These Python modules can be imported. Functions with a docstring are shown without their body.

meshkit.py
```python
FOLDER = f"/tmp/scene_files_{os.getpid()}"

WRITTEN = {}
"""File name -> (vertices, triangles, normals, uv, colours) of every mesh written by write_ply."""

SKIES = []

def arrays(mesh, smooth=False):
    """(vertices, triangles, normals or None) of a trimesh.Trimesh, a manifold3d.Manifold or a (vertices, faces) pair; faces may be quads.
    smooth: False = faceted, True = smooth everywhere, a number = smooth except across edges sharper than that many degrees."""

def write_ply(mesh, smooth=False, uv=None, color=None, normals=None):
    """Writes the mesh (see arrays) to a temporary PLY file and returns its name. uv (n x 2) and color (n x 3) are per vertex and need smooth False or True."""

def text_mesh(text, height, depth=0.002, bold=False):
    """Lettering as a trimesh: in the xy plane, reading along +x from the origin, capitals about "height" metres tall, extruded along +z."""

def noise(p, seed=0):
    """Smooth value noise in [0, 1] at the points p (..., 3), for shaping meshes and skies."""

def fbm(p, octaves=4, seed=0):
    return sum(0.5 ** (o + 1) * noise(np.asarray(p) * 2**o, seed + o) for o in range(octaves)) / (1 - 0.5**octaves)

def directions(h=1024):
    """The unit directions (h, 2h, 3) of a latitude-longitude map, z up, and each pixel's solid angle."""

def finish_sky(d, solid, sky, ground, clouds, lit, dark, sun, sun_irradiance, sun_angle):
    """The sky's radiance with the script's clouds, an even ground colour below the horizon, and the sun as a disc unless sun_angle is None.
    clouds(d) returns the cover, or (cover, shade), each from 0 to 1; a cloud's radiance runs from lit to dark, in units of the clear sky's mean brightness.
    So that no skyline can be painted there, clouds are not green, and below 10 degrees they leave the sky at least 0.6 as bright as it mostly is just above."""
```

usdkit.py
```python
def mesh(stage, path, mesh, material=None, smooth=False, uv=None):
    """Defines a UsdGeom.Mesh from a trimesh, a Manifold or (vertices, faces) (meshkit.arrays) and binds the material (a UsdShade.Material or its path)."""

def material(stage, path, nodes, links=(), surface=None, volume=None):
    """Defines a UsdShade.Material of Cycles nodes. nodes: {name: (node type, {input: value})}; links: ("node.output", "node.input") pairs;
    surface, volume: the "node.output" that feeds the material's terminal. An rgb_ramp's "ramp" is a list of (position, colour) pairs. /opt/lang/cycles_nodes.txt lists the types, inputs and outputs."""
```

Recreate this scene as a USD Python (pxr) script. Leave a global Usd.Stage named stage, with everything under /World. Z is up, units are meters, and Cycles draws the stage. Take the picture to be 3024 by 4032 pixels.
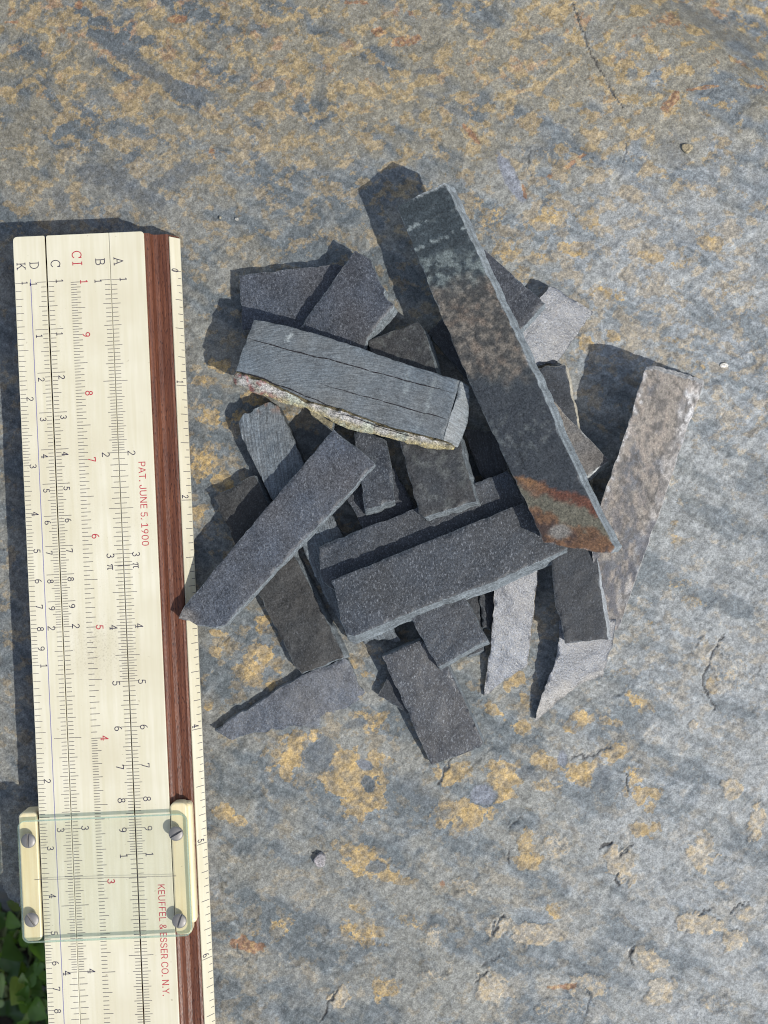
import math, random
import numpy as np, trimesh, manifold3d, usdkit
from scipy import ndimage
from scipy.spatial import Delaunay
from shapely.geometry import Polygon, LineString, Point
from shapely import contains_xy, union_all, affinity
from pxr import Usd, UsdGeom, UsdLux, UsdShade, Sdf, Gf, Vt
import meshkit

stage = Usd.Stage.CreateInMemory()
UsdGeom.SetStageUpAxis(stage, UsdGeom.Tokens.z)
UsdGeom.SetStageMetersPerUnit(stage, 1.0)
UsdGeom.Xform.Define(stage, '/World')
UsdGeom.Scope.Define(stage, '/World/Looks')

# ------------------------------------------------------------------ camera, sky, sun
H = 335.0            # lens height over the stone, mm
FPX = 5882.0         # focal length in photo pixels
MM = 0.001
cam = UsdGeom.Camera.Define(stage, '/World/camera')
cam.AddTranslateOp().Set(Gf.Vec3d(0, 0, H * MM))
cam.CreateFocalLengthAttr(50.0)
cam.CreateHorizontalApertureAttr(50.0 * 3024 / FPX)
cam.CreateVerticalApertureAttr(50.0 * 4032 / FPX)
cam.CreateClippingRangeAttr(Gf.Vec2f(0.01, 50))
cam.CreateFStopAttr(13.0)
cam.CreateFocusDistanceAttr((H - 7) * MM)
cam.CreateExposureAttr(0.50)
SUN = np.array([.71, -.52, 1.0]); SUN /= np.linalg.norm(SUN)
SUN_EL = math.asin(SUN[2]); SUN_ROT = math.atan2(SUN[0], SUN[1])
sun = UsdLux.DistantLight.Define(stage, '/World/sun')
sun.CreateIntensityAttr(.72); sun.CreateAngleAttr(0.5); sun.CreateNormalizeAttr(True)
sun.CreateColorAttr(Gf.Vec3f(1.0, .955, .88))
zax = Gf.Vec3d(*map(float, SUN)); xax = Gf.Cross(Gf.Vec3d(0, 0, 1), zax).GetNormalized(); yax = Gf.Cross(zax, xax)
sun.AddTransformOp().Set(Gf.Matrix4d(*xax, 0, *yax, 0, *zax, 0, 0, 0, 0, 1))
dome = UsdLux.DomeLight.Define(stage, '/World/sky')
skym = usdkit.material(stage, '/World/Looks/sky_look', {
    'sky': ('sky_texture', {'sky_type': 'single_scattering', 'sun_disc': False, 'sun_elevation': SUN_EL, 'sun_rotation': SUN_ROT}),
    'haze': ('hsv', {'saturation': .62}), 'bg': ('background_shader', {'strength': .118})}, [('sky.color', 'haze.color'), ('haze.color', 'bg.color')], surface='bg.background')
UsdShade.MaterialBindingAPI.Apply(dome.GetPrim()).Bind(skym)
dome.GetPrim().SetCustomDataByKey('kind', 'structure')

# ------------------------------------------------------------------ helpers (all lengths in mm)
def at(u, v, z=0.0):
    "the point of the photograph (u, v) at the height z above the stone"
    k = (H - z) / FPX
    return np.array([(u - 1512) * k, (2016 - v) * k])

def tag(prim, label=None, cat=None, group=None, kind=None):
    for k, x in (('label', label), ('category', cat), ('group', group), ('kind', kind)):
        if x: prim.SetCustomDataByKey(k, x)
    return prim

def free(path):
    if not stage.GetPrimAtPath(path): return path
    n = 1
    while stage.GetPrimAtPath(f'{path}_{n:03d}'): n += 1
    return f'{path}_{n:03d}'

def obj(name, v, f, mat, parent='/World', smooth=False, col=None, side=None, origin=None, col2=None, mask=None, amt=None):
    v = np.asarray(v, float)
    path = free(f'{parent}/{name}')
    o = np.zeros(3) if origin is None else np.asarray(origin, float)
    m = usdkit.mesh(stage, path, ((v - o) * MM, np.asarray(f)), mat, smooth=smooth)
    if origin is not None: m.AddTranslateOp().Set(Gf.Vec3d(*(o * MM)))
    pv = UsdGeom.PrimvarsAPI(m)
    if col is not None: pv.CreatePrimvar('col', Sdf.ValueTypeNames.Color3fArray, 'vertex').Set(Vt.Vec3fArray.FromNumpy(np.asarray(col, np.float32)))
    if col2 is not None: pv.CreatePrimvar('col2', Sdf.ValueTypeNames.Color3fArray, 'vertex').Set(Vt.Vec3fArray.FromNumpy(np.asarray(col2, np.float32)))
    for nm, a in (('side', side), ('mask', mask), ('amt', amt)):
        if a is not None: pv.CreatePrimvar(nm, Sdf.ValueTypeNames.FloatArray, 'vertex').Set(Vt.FloatArray.FromNumpy(np.asarray(a, np.float32)))
    return m.GetPrim()

def thing(name, label, cat, loc=(0, 0, 0), rotz=0, group=None):
    path = free('/World/' + name)
    x = UsdGeom.Xform.Define(stage, path)
    x.AddTranslateOp().Set(Gf.Vec3d(*(np.asarray(loc, float) * MM)))
    x.AddRotateZOp().Set(float(rotz))
    tag(x.GetPrim(), label, cat, group)
    return path

_lat = {}
def noise2(x, y, seed=0):
    "smooth noise in [0, 1], period 1 per unit"
    if seed not in _lat:
        g = np.random.default_rng(seed + 1000).random((128, 128))
        _lat[seed] = ndimage.spline_filter(g, order=3, mode='grid-wrap')
    x = np.asarray(x, float); y = np.asarray(y, float)
    return np.clip(ndimage.map_coordinates(_lat[seed], [x.ravel() % 128, y.ravel() % 128], order=3, mode='grid-wrap', prefilter=False).reshape(x.shape), 0, 1)

def fbm2(x, y, octaves=4, seed=0, gain=.5):
    t = 0; a = 1; s = 0
    for o in range(octaves):
        t = t + a * noise2(x * 2 ** o + 17.3 * o, y * 2 ** o + 9.1 * o, seed + o); s += a; a *= gain
    return t / s

def sstep(a, b, x):
    t = np.clip((x - a) / (b - a), 0, 1)
    return t * t * (3 - 2 * t)

def lerp(a, b, m):
    return a + (b - a) * m

def ring_normals(r):
    d = np.roll(r, -1, 0) - np.roll(r, 1, 0)
    n = np.stack([d[:, 1], -d[:, 0]], 1)
    return n / np.maximum(np.linalg.norm(n, axis=1, keepdims=True), 1e-9)

def ccw(r):
    r = np.asarray(r, float)
    a = np.sum(r[:, 0] * np.roll(r[:, 1], -1) - np.roll(r[:, 0], -1) * r[:, 1])
    return r if a > 0 else r[::-1]

def tri(ring2):
    return np.asarray(manifold3d.triangulate([np.asarray(ring2, np.float64)]))

def loft(rings, cap_top=True, cap_bottom=True, flat=True):
    "rings of equal length from the bottom up, each ccw"
    n = len(rings[0]); V = []; F = []; k = 0
    for a, b in zip(rings[:-1], rings[1:]):
        V += [a, b]; i = np.arange(n); j = (i + 1) % n
        F += [np.stack([k + i, k + j, k + n + j], 1), np.stack([k + i, k + n + j, k + n + i], 1)]; k += 2 * n
    if cap_top: V.append(rings[-1]); F.append(tri(rings[-1][:, :2]) + k); k += n
    if cap_bottom: V.append(rings[0]); F.append(tri(rings[0][:, :2])[:, ::-1] + k)
    return np.vstack(V), np.vstack(F)

def prism(plan, z0, z1, c=0.15):
    "a plate with the outline plan, its upper rim chamfered"
    r = ccw(plan); n = vertex_offsets(r)
    L = lambda q, z: np.column_stack([q, np.full(len(q), z)])
    rings = [L(r, z0), L(r, z1 - c), L(r - n * c * .35, z1 - c * .3), L(r - n * c, z1)] if c else [L(r, z0), L(r, z1)]
    return loft(rings)

def vertex_offsets(r):
    "unit mitre offset outwards at each corner"
    e = np.roll(r, -1, 0) - r; e /= np.maximum(np.linalg.norm(e, axis=1, keepdims=True), 1e-9)
    n1 = np.stack([e[:, 1], -e[:, 0]], 1); n0 = np.roll(n1, 1, 0)
    m = n0 + n1; m /= np.maximum(np.linalg.norm(m, axis=1, keepdims=True), 1e-9)
    return m / np.maximum(np.sum(m * n1, 1, keepdims=True), .5)

def rounded(x0, y0, x1, y1, r, n=6):
    p = Polygon([(x0, y0), (x1, y0), (x1, y1), (x0, y1)])
    return np.array(p.buffer(-r).buffer(r, quad_segs=n).exterior.coords)[:-1]

def join(parts):
    V, F, k = [], [], 0
    for v, f in parts:
        V.append(np.asarray(v)); F.append(np.asarray(f) + k); k += len(v)
    return np.vstack(V), np.vstack(F)

def flat(poly, z):
    parts = []
    for g in getattr(poly, 'geoms', [poly]):
        if g.is_empty: continue
        rings = [np.array(g.exterior.coords)[:-1]] + [np.array(q.coords)[:-1] for q in g.interiors]
        rings = [ccw(rings[0])] + [ccw(q)[::-1] for q in rings[1:]]
        f = np.asarray(manifold3d.triangulate(rings)); v = np.vstack(rings)
        parts.append((np.column_stack([v, np.full(len(v), z)]), f))
    return join(parts)

# ------------------------------------------------------------------ materials
def mat(name, nodes, links, surface):
    return usdkit.material(stage, '/World/Looks/' + name, nodes, links, surface=surface)

def pos_nodes(scale=1000.0, rot=0.0, stretch=(1, 1, 1), coord='geometry'):
    src = ('geometry', {}) if coord == 'geometry' else ('texture_coordinate', {})
    out = 'src.position' if coord == 'geometry' else 'src.object'
    return {'src': src, 'map': ('mapping', {'scale': tuple(scale * s for s in stretch), 'rotation': (0, 0, rot)})}, [(out, 'map.vector')]

def stone_mat(name, fleck=.6, rough=.5, bump=.5, grain=.35, spec=.5, stria=None, fleck_scale=3.4, stains=False, fleck_rot=.6):
    n, l = pos_nodes()
    n.update({
        'col': ('attribute', {'attribute': 'col'}),
        'g1': ('noise_texture', {'scale': 1.5, 'detail': 4.0, 'roughness': .8}),
        'g1r': ('map_range', {'from_min': .34, 'from_max': .66, 'to_min': 1 - grain * 1.25, 'to_max': 1 + grain * 1.25}),
        'h1': ('noise_texture', {'scale': 3.2, 'detail': 1.0, 'roughness': .6}),
        'h1r': ('map_range', {'from_min': .3, 'from_max': .7, 'to_min': 1 - grain, 'to_max': 1 + grain}),
        'gh': ('math', {'math_type': 'multiply'}),
        'c1': ('vector_math', {'math_type': 'scale'}),
        'fm_': ('mapping', {'scale': (1.0, .55, 1.0), 'rotation': (0, 0, fleck_rot)}), 'f1': ('noise_texture', {'scale': fleck_scale, 'detail': 3.0, 'roughness': .75, 'distortion': .6}),
        'f1r': ('map_range', {'from_min': .545, 'from_max': .70, 'to_min': 0.0, 'to_max': fleck, 'clamp': True}),
        'fc': ('mix', {'mix_type': 'mix', 'color2': (.40, .43, .47)}),
        'b1': ('noise_texture', {'scale': 1.9, 'detail': 5.0, 'roughness': .65}),
        'bump': ('bump', {'strength': bump, 'distance': .00012}),
        'rr': ('map_range', {'from_min': .3, 'from_max': .7, 'to_min': rough - .12, 'to_max': rough + .12}),
        'p': ('principled_bsdf', {'specular_ior_level': spec}),
    })
    l += [('map.vector', 'g1.vector'), ('map.vector', 'fm_.vector'), ('fm_.vector', 'f1.vector'), ('map.vector', 'b1.vector'),
          ('g1.fac', 'g1r.value'), ('map.vector', 'h1.vector'), ('h1.fac', 'h1r.value'), ('g1r.result', 'gh.value1'), ('h1r.result', 'gh.value2'), ('col.color', 'c1.vector1'), ('gh.value', 'c1.scale'),
          ('f1.fac', 'f1r.value'), ('f1r.result', 'fc.fac'), ('c1.vector', 'fc.color1'),
          ('fc.color', 'p.base_color'), ('g1.fac', 'rr.value'), ('rr.result', 'p.roughness')]
    if stria:
        cx, cy, sc, amt = stria
        n['sm'] = ('mapping', {'scale': (1000.0,) * 3, 'location': (-cx, -cy, 0)})
        n['sep'] = ('separate_xyz', {}); n['len'] = ('vector_math', {'math_type': 'length'}); n['ang'] = ('math', {'math_type': 'arctan2'}); n['angs'] = ('math', {'math_type': 'multiply', 'value2': 7.0})
        n['flatm'] = ('vector_math', {'math_type': 'multiply', 'vector2': (1, 1, 0)})
        n['comb'] = ('combine_xyz', {'z': .5}); n['wn'] = ('noise_texture', {'scale': sc, 'detail': 3.0, 'roughness': .6}); n['w'] = ('map_range', {'from_min': .34, 'from_max': .66, 'clamp': True})
        l += [('sm.vector', 'flatm.vector1'), ('flatm.vector', 'len.vector1'), ('sm.vector', 'sep.vector'), ('sep.y', 'ang.value1'), ('sep.x', 'ang.value2'), ('ang.value', 'angs.value1'), ('len.value', 'comb.x'), ('angs.value', 'comb.y'), ('comb.vector', 'wn.vector'), ('wn.fac', 'w.value')]
        n['wr'] = ('map_range', {'to_min': 1 - amt, 'to_max': 1 + amt})
        n['c2'] = ('vector_math', {'math_type': 'scale'})
        n['bs'] = ('math', {'math_type': 'multiply_add', 'value2': .9})
        l = [x for x in l if x[1] not in ('fc.color1',)]
        l += [('src.position', 'sm.vector'), ('w.result', 'wr.value'), ('c1.vector', 'c2.vector1'), ('wr.result', 'c2.scale'),
              ('c2.vector', 'fc.color1'), ('w.result', 'bs.value1'), ('b1.fac', 'bs.value3'), ('bs.value', 'bump.height')]
    else:
        l.append(('b1.fac', 'bump.height'))
    l.append(('bump.normal', 'p.normal'))
    if stains:                       # where the stain lies is carried by the slab, its ragged rim is drawn here
        n.update({'col2': ('attribute', {'attribute': 'col2'}), 'mk': ('attribute', {'attribute': 'mask'}), 'am': ('attribute', {'attribute': 'amt'}),
            'rn': ('noise_texture', {'scale': 1.1, 'detail': 5.0, 'roughness': .68, 'distortion': .4}), 'rm': ('math', {'math_type': 'multiply_add', 'value2': 1.5}),
            'rr2': ('map_range', {'range_type': 'smoothstep', 'from_min': 1.12, 'from_max': 1.42, 'clamp': True}), 'ra': ('math', {'math_type': 'multiply'}), 'rc': ('mix', {'mix_type': 'mix'})})
        l = [x for x in l if x[1] != 'c1.vector1']
        l += [('map.vector', 'rn.vector'), ('rn.fac', 'rm.value1'), ('mk.fac', 'rm.value3'), ('rm.value', 'rr2.value'), ('rr2.result', 'ra.value1'), ('am.fac', 'ra.value2'), ('ra.value', 'rc.fac'),
              ('col.color', 'rc.color1'), ('col2.color', 'rc.color2'), ('rc.color', 'c1.vector1')]
    return mat(name, n, l, 'p.BSDF')

def plain(name, color, rough=.5, **kw):
    return mat(name, {'p': ('principled_bsdf', {'base_color': color, 'roughness': rough, **kw})}, [], 'p.BSDF')

M = {}
M['ground'] = stone_mat('weathered_slate', fleck=.26, rough=.6, bump=.75, grain=.26, spec=.35, fleck_scale=2.6, stains=True)
M['slate'] = stone_mat('split_slate', fleck=.36, rough=.5, bump=.8, grain=.38, spec=.38)
M['fleck'] = stone_mat('flecked_slate', fleck=.42, rough=.5, bump=.7, grain=.36, spec=.38, fleck_scale=2.7, fleck_rot=-.4)
M['dark'] = stone_mat('dull_slate', fleck=.16, rough=.55, bump=.7, grain=.34, spec=.35)
M['silver'] = stone_mat('silvery_slate', fleck=.6, rough=.42, bump=1.0, grain=.42, spec=.75)
M['rusty'] = stone_mat('stained_slate', fleck=.07, rough=.55, bump=.8, grain=.36, spec=.4)
M['plate'] = stone_mat('weathered_plate', fleck=.16, rough=.5, bump=1.2, grain=.30, spec=.45)
M['crust'] = stone_mat('quartz_crust', fleck=.5, rough=.6, bump=1.0, grain=.5, spec=.4)

n, l = pos_nodes(1000.0, 0, (1, .035, 1), 'object')
n2_, l2_ = pos_nodes(1000.0, 0, (1, 1, 1), 'object')
n.update({'map2': n2_['map'],
    'g': ('noise_texture', {'scale': 2.6, 'detail': 4.0, 'roughness': .65}),
    'r': ('rgb_ramp', {'ramp': [(.2, (.032, .011, .008)), (.42, (.092, .033, .019)), (.58, (.14, .052, .028)), (.8, (.24, .095, .045))]}),
    'pore': ('noise_texture', {'scale': 5.5, 'detail': 1.0}), 'pm': ('mapping', {'scale': (1000.0, 180.0, 1000.0)}),
    'pr': ('map_range', {'from_min': .60, 'from_max': .68, 'to_min': 0.0, 'to_max': .75, 'clamp': True}),
    'pc': ('mix', {'mix_type': 'mix', 'color2': (.02, .007, .006)}),
    'bump': ('bump', {'strength': .6, 'distance': .00012, 'invert': True}),
    'p': ('principled_bsdf', {'roughness': .42, 'specular_ior_level': .4})})
l += [('src.object', 'map2.vector'), ('src.object', 'pm.vector'), ('map.vector', 'g.vector'), ('pm.vector', 'pore.vector'), ('g.fac', 'r.fac'), ('pore.fac', 'pr.value'), ('pr.result', 'pc.fac'),
      ('r.color', 'pc.color1'), ('pc.color', 'p.base_color'), ('pore.fac', 'bump.height'), ('bump.normal', 'p.normal')]
M['wood'] = mat('mahogany', n, l, 'p.BSDF')

def celluloid(name, base, yellow, rough=.38):
    n, l = pos_nodes(1000.0, 0, (1, .05, 1), 'object')
    n.update({'m2': ('mapping', {'scale': (1000.0,) * 3}),
        'g': ('noise_texture', {'scale': 1.1, 'detail': 4.0}), 'gr': ('map_range', {'from_min': .3, 'from_max': .7, 'clamp': True}),
        'c': ('mix', {'color1': base, 'color2': yellow}),
        'sp': ('noise_texture', {'scale': .9, 'detail': 2.0}), 'spr': ('map_range', {'from_min': .74, 'from_max': .80, 'to_min': 0., 'to_max': .55, 'clamp': True}),
        'big': ('noise_texture', {'scale': .06, 'detail': 3.0}), 'bigr': ('map_range', {'from_min': .45, 'from_max': .7, 'to_min': 0., 'to_max': .5, 'clamp': True}),
        'c2': ('mix', {'color2': (.52, .47, .33)}), 'c3': ('mix', {'color2': (.30, .25, .16)}),
        'gd': ('vector_math', {'math_type': 'distance', 'vector2': (15.0, -90.0, 9.0)}), 'gdr': ('map_range', {'from_min': 10.0, 'from_max': 2.0, 'to_min': 0., 'to_max': 1., 'clamp': True}), 'gn': ('noise_texture', {'scale': 2.2, 'detail': 4.0, 'roughness': .7}), 'gnr': ('map_range', {'from_min': .52, 'from_max': .66, 'to_min': .08, 'to_max': .62, 'clamp': True}), 'gm': ('math', {'math_type': 'multiply'}), 'c4': ('mix', {'color2': (.33, .29, .21)}),
        'p': ('principled_bsdf', {'roughness': rough, 'specular_ior_level': .45})})
    l += [('m2.vector', 'gd.vector1'), ('gd.value', 'gdr.value'), ('m2.vector', 'gn.vector'), ('gn.fac', 'gnr.value'), ('gdr.result', 'gm.value1'), ('gnr.result', 'gm.value2'), ('gm.value', 'c4.fac'), ('c3.color', 'c4.color1'), ('c4.color', 'p.base_color')]
    l += [('src.object', 'm2.vector'), ('map.vector', 'g.vector'), ('g.fac', 'gr.value'), ('gr.result', 'c.fac'), ('m2.vector', 'sp.vector'), ('m2.vector', 'big.vector'),
          ('big.fac', 'bigr.value'), ('bigr.result', 'c2.fac'), ('c.color', 'c2.color1'), ('sp.fac', 'spr.value'), ('spr.result', 'c3.fac'), ('c2.color', 'c3.color1')]
    return mat(name, n, l, 'p.BSDF')
M['ivory'] = celluloid('ivory_celluloid', (.66, .625, .50), (.59, .55, .405))
M['amber'] = celluloid('yellowed_celluloid', (.72, .64, .43), (.66, .55, .32), .3)
M['ink'] = plain('blue_black_ink', (.022, .018, .045), .5)
M['red_ink'] = plain('red_ink', (.40, .035, .05), .5)
M['blue_ink'] = plain('blue_ink', (.09, .09, .30), .5)
M['steel'] = mat('worn_steel', {'src': ('geometry', {}), 'map': ('mapping', {'scale': (1000.0,) * 3}), 'n': ('noise_texture', {'scale': 1.5, 'detail': 3.0}),
    'r': ('map_range', {'to_min': .42, 'to_max': .68}), 'p': ('principled_bsdf', {'base_color': (.24, .23, .22), 'metallic': .75})},
    [('src.position', 'map.vector'), ('map.vector', 'n.vector'), ('n.fac', 'r.value'), ('r.result', 'p.roughness')], 'p.BSDF')
M['glass'] = mat('clear_glass', {'t': ('transparent_bsdf', {'color': (.985, .992, .98)}), 'g': ('glossy_bsdf', {'roughness': .02}), 'f': ('layer_weight', {'blend': .5}), 'f5': ('math', {'math_type': 'power', 'value2': 5.0}), 'fm': ('math', {'math_type': 'multiply_add', 'value2': .9, 'value3': .035}), 'm': ('mix_closure', {})},
    [('f.facing', 'f5.value1'), ('f5.value', 'fm.value1'), ('fm.value', 'm.fac'), ('t.BSDF', 'm.closure1'), ('g.BSDF', 'm.closure2')], 'm.closure')
M['rim'] = mat('glass_rim', {'t': ('transparent_bsdf', {'color': (.55, .68, .62)}), 'd': ('translucent_bsdf', {'color': (.55, .70, .64)}), 'g': ('glossy_bsdf', {'roughness': .15, 'color': (.8, .9, .86)}),
    'm1': ('mix_closure', {'fac': .35}), 'm2': ('mix_closure', {'fac': .30})},
    [('t.BSDF', 'm1.closure1'), ('d.BSDF', 'm1.closure2'), ('m1.closure', 'm2.closure1'), ('g.BSDF', 'm2.closure2')], 'm2.closure')
def leaf_mat(name, c):
    return mat(name, {'src': ('geometry', {}), 'map': ('mapping', {'scale': (1000.0,) * 3}), 'n': ('noise_texture', {'scale': .25, 'detail': 3.0}),
        'c': ('mix', {'color1': tuple(x * .7 for x in c), 'color2': tuple(x * 1.35 for x in c)}), 'p': ('principled_bsdf', {'roughness': .4}), 't': ('translucent_bsdf', {'color': (c[0] * 2.2, c[1] * 2.0, c[2] * .8)}), 'm': ('mix_closure', {'fac': .35})},
        [('src.position', 'map.vector'), ('map.vector', 'n.vector'), ('n.fac', 'c.fac'), ('c.color', 'p.base_color'), ('p.BSDF', 'm.closure1'), ('t.BSDF', 'm.closure2')], 'm.closure')
M['leaf'] = leaf_mat('green_leaf', (.13, .25, .05)); M['leaf2'] = leaf_mat('pale_leaf', (.26, .36, .14)); M['leaf3'] = leaf_mat('dark_leaf', (.07, .14, .05))
M['stem'] = plain('leaf_stem', (.12, .14, .05), .6)
M['soil'] = mat('dark_soil', {'src': ('geometry', {}), 'map': ('mapping', {'scale': (1000.0,) * 3}), 'n': ('noise_texture', {'scale': .35, 'detail': 6.0, 'roughness': .7}),
    'r': ('rgb_ramp', {'ramp': [(.3, (.010, .008, .006)), (.7, (.06, .042, .028))]}), 'b': ('bump', {'strength': 1.0, 'distance': .002}), 'p': ('principled_bsdf', {'roughness': .9})},
    [('src.position', 'map.vector'), ('map.vector', 'n.vector'), ('n.fac', 'r.fac'), ('r.color', 'p.base_color'), ('n.fac', 'b.height'), ('b.normal', 'p.normal')], 'p.BSDF')

# ------------------------------------------------------------------ the slab of weathered slate
step = .3
def axis(a, b):
    fine = np.arange(a, b + step, step)
    far = np.cumsum(np.geomspace(.6, 40, 26))
    return np.concatenate([(fine[0] - far)[::-1], fine, fine[-1] + far])
gx = axis(-92, 92); gy = axis(-122, 122)
GX, GY = np.meshgrid(gx, gy)
GU = 1512 + GX * FPX / H; GV = 2016 - GY * FPX / H            # photo pixels, used to place the stains seen on the slab

wx = (fbm2(GX / 5, GY / 5, 4, 1) - .5) ; wy = (fbm2(GX / 5, GY / 5, 4, 5) - .5)
f_small = fbm2(GX / 1.6, GY / 1.6, 4, 11, .6)
f_tiny = fbm2(GX / .75, GY / .75, 2, 17, .6)
f_mid = fbm2(GX / 7 + wx, GY / 7 + wy, 4, 21, .6)
f_big = fbm2(GX / 30 + wx, GY / 30 + wy, 4, 31)
ca, sa = math.cos(-.42), math.sin(-.42)
SX = GX * ca + GY * sa; SY = -GX * sa + GY * ca
streak = fbm2(SX / 26 + .8 * wx, SY / 4.2 + .8 * wy, 4, 41)
streak2 = fbm2(SX / 9 + wx, SY / 1.7 + wy, 3, 45)

def blob_field(items, warp=.75, soft=.34):
    m = np.zeros_like(GX)
    w = (f_small - .5) * warp * 2 + (f_mid - .5) * warp * 1.6
    for u, v, ru, rv, ang, s in items:
        a = math.radians(ang); c, si = math.cos(a), math.sin(a)
        du, dv = GU - u, GV - v
        near = (np.abs(du) < 2.2 * max(ru, rv)) & (np.abs(dv) < 2.2 * max(ru, rv))
        p = (du[near] * c + dv[near] * si) / ru; q = (-du[near] * si + dv[near] * c) / rv
        d = np.sqrt(p * p + q * q) + w[near]
        m[near] = np.maximum(m[near], s * sstep(1 + soft, 1 - soft, d))
    return m

OCHRE = [(1147,2982,75,85,20,.9),(1379,3040,120,100,20,1),(1422,3134,90,85,40,1),(1310,2960,70,40,0,.6),(1480,2985,60,40,10,.7),(1776,3047,75,45,-20,.9),(1827,3206,115,65,0,.9),(1957,3105,60,40,0,.8),
 (894,3199,55,35,20,.9),(930,3225,50,25,0,.9),(1429,3372,110,40,25,.9),(1494,3430,130,35,20,.9),(1400,3420,70,25,30,.8),(1415,3662,110,45,15,.75),(1400,3568,80,30,10,.6),(1617,3633,80,30,25,.55),(1509,3893,70,50,0,.75),(1111,3647,40,38,0,.75),(1002,3662,28,24,0,.6),
 (993,2613,45,30,30,1),(1041,2584,55,42,20,1),(975,2650,60,30,40,.9),(1070,2695,28,22,0,.9),(850,2490,30,18,0,.9),(890,2520,18,34,0,.8),(855,2560,24,30,30,.9),(1040,2440,30,22,0,.8),(1030,2480,30,20,30,.7),(820,2790,26,26,0,.8),(1095,2640,25,12,30,.7),(1395,2610,15,30,-20,.8),(1440,2655,32,14,10,.7),
 (1440,2845,70,40,30,.7),(1500,2820,30,22,0,.8),(1240,2900,28,28,0,.9),(1190,2920,30,40,0,.8),
 (1997,3047,85,60,10,.85),(1976,3123,60,48,0,1),(2156,2999,90,42,10,.8),(2302,3033,75,45,-15,.9),(2419,2964,52,32,-20,.95),(2142,3089,75,40,0,.6),(2523,3133,60,58,0,1),(2500,3060,45,40,0,.7),(2537,3262,72,40,0,.85),(2073,3317,40,65,10,.75),(2080,3390,75,35,0,.85),(2184,3587,36,34,0,.9),(2510,2756,62,28,30,.8),(2032,2673,42,36,0,.95),(2000,2700,26,30,0,.8),(2065,2760,18,40,-15,.8),(1950,2795,55,25,30,.8),(2060,2860,40,28,0,.85),(2295,2825,38,40,30,.85),(2399,2839,45,16,10,.7),(2240,2870,30,24,0,.7),(2800,2694,24,44,0,.8),(2450,2640,34,14,0,.6),
 (2660,2120,40,25,0,.6),(2650,2060,22,14,0,.6),(2680,2300,90,22,-10,.5),(2560,2470,40,26,20,.5),(2720,2370,50,18,10,.6),
 (870,1440,60,28,10,.9),(830,1640,90,40,25,.75),(800,1500,50,26,0,.7),(880,1900,70,45,35,.85),(800,1820,55,70,0,.8),(770,2020,55,30,0,.9),(900,1990,40,24,20,.7),(1000,1570,50,30,20,.8),(940,1640,34,30,0,.7),(1170,1640,50,30,20,.7),
 (2310,1350,34,30,0,.95),(2290,1240,40,22,0,.8),(2420,1330,44,22,30,.8),(2360,1150,52,34,0,.8),(2560,1010,80,26,15,.85),(2670,1040,60,24,0,.6),(2810,960,52,30,10,.85),(2860,1130,80,50,10,.55),(2560,1120,30,36,0,.6),(2440,1170,30,22,0,.7),(2900,1240,60,40,0,.4),(2760,1440,40,24,0,.5),(2910,1640,90,36,-20,.5),(2640,1340,60,24,10,.5),
 (2250,980,60,34,20,.85),(2150,860,80,40,-10,.8),(2330,870,60,44,30,.75),(2000,1000,70,50,20,.7),(2050,1080,40,44,0,.65),(2120,1010,50,24,20,.6),(1940,860,50,60,0,.6),(1880,800,40,30,0,.6)]
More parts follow.
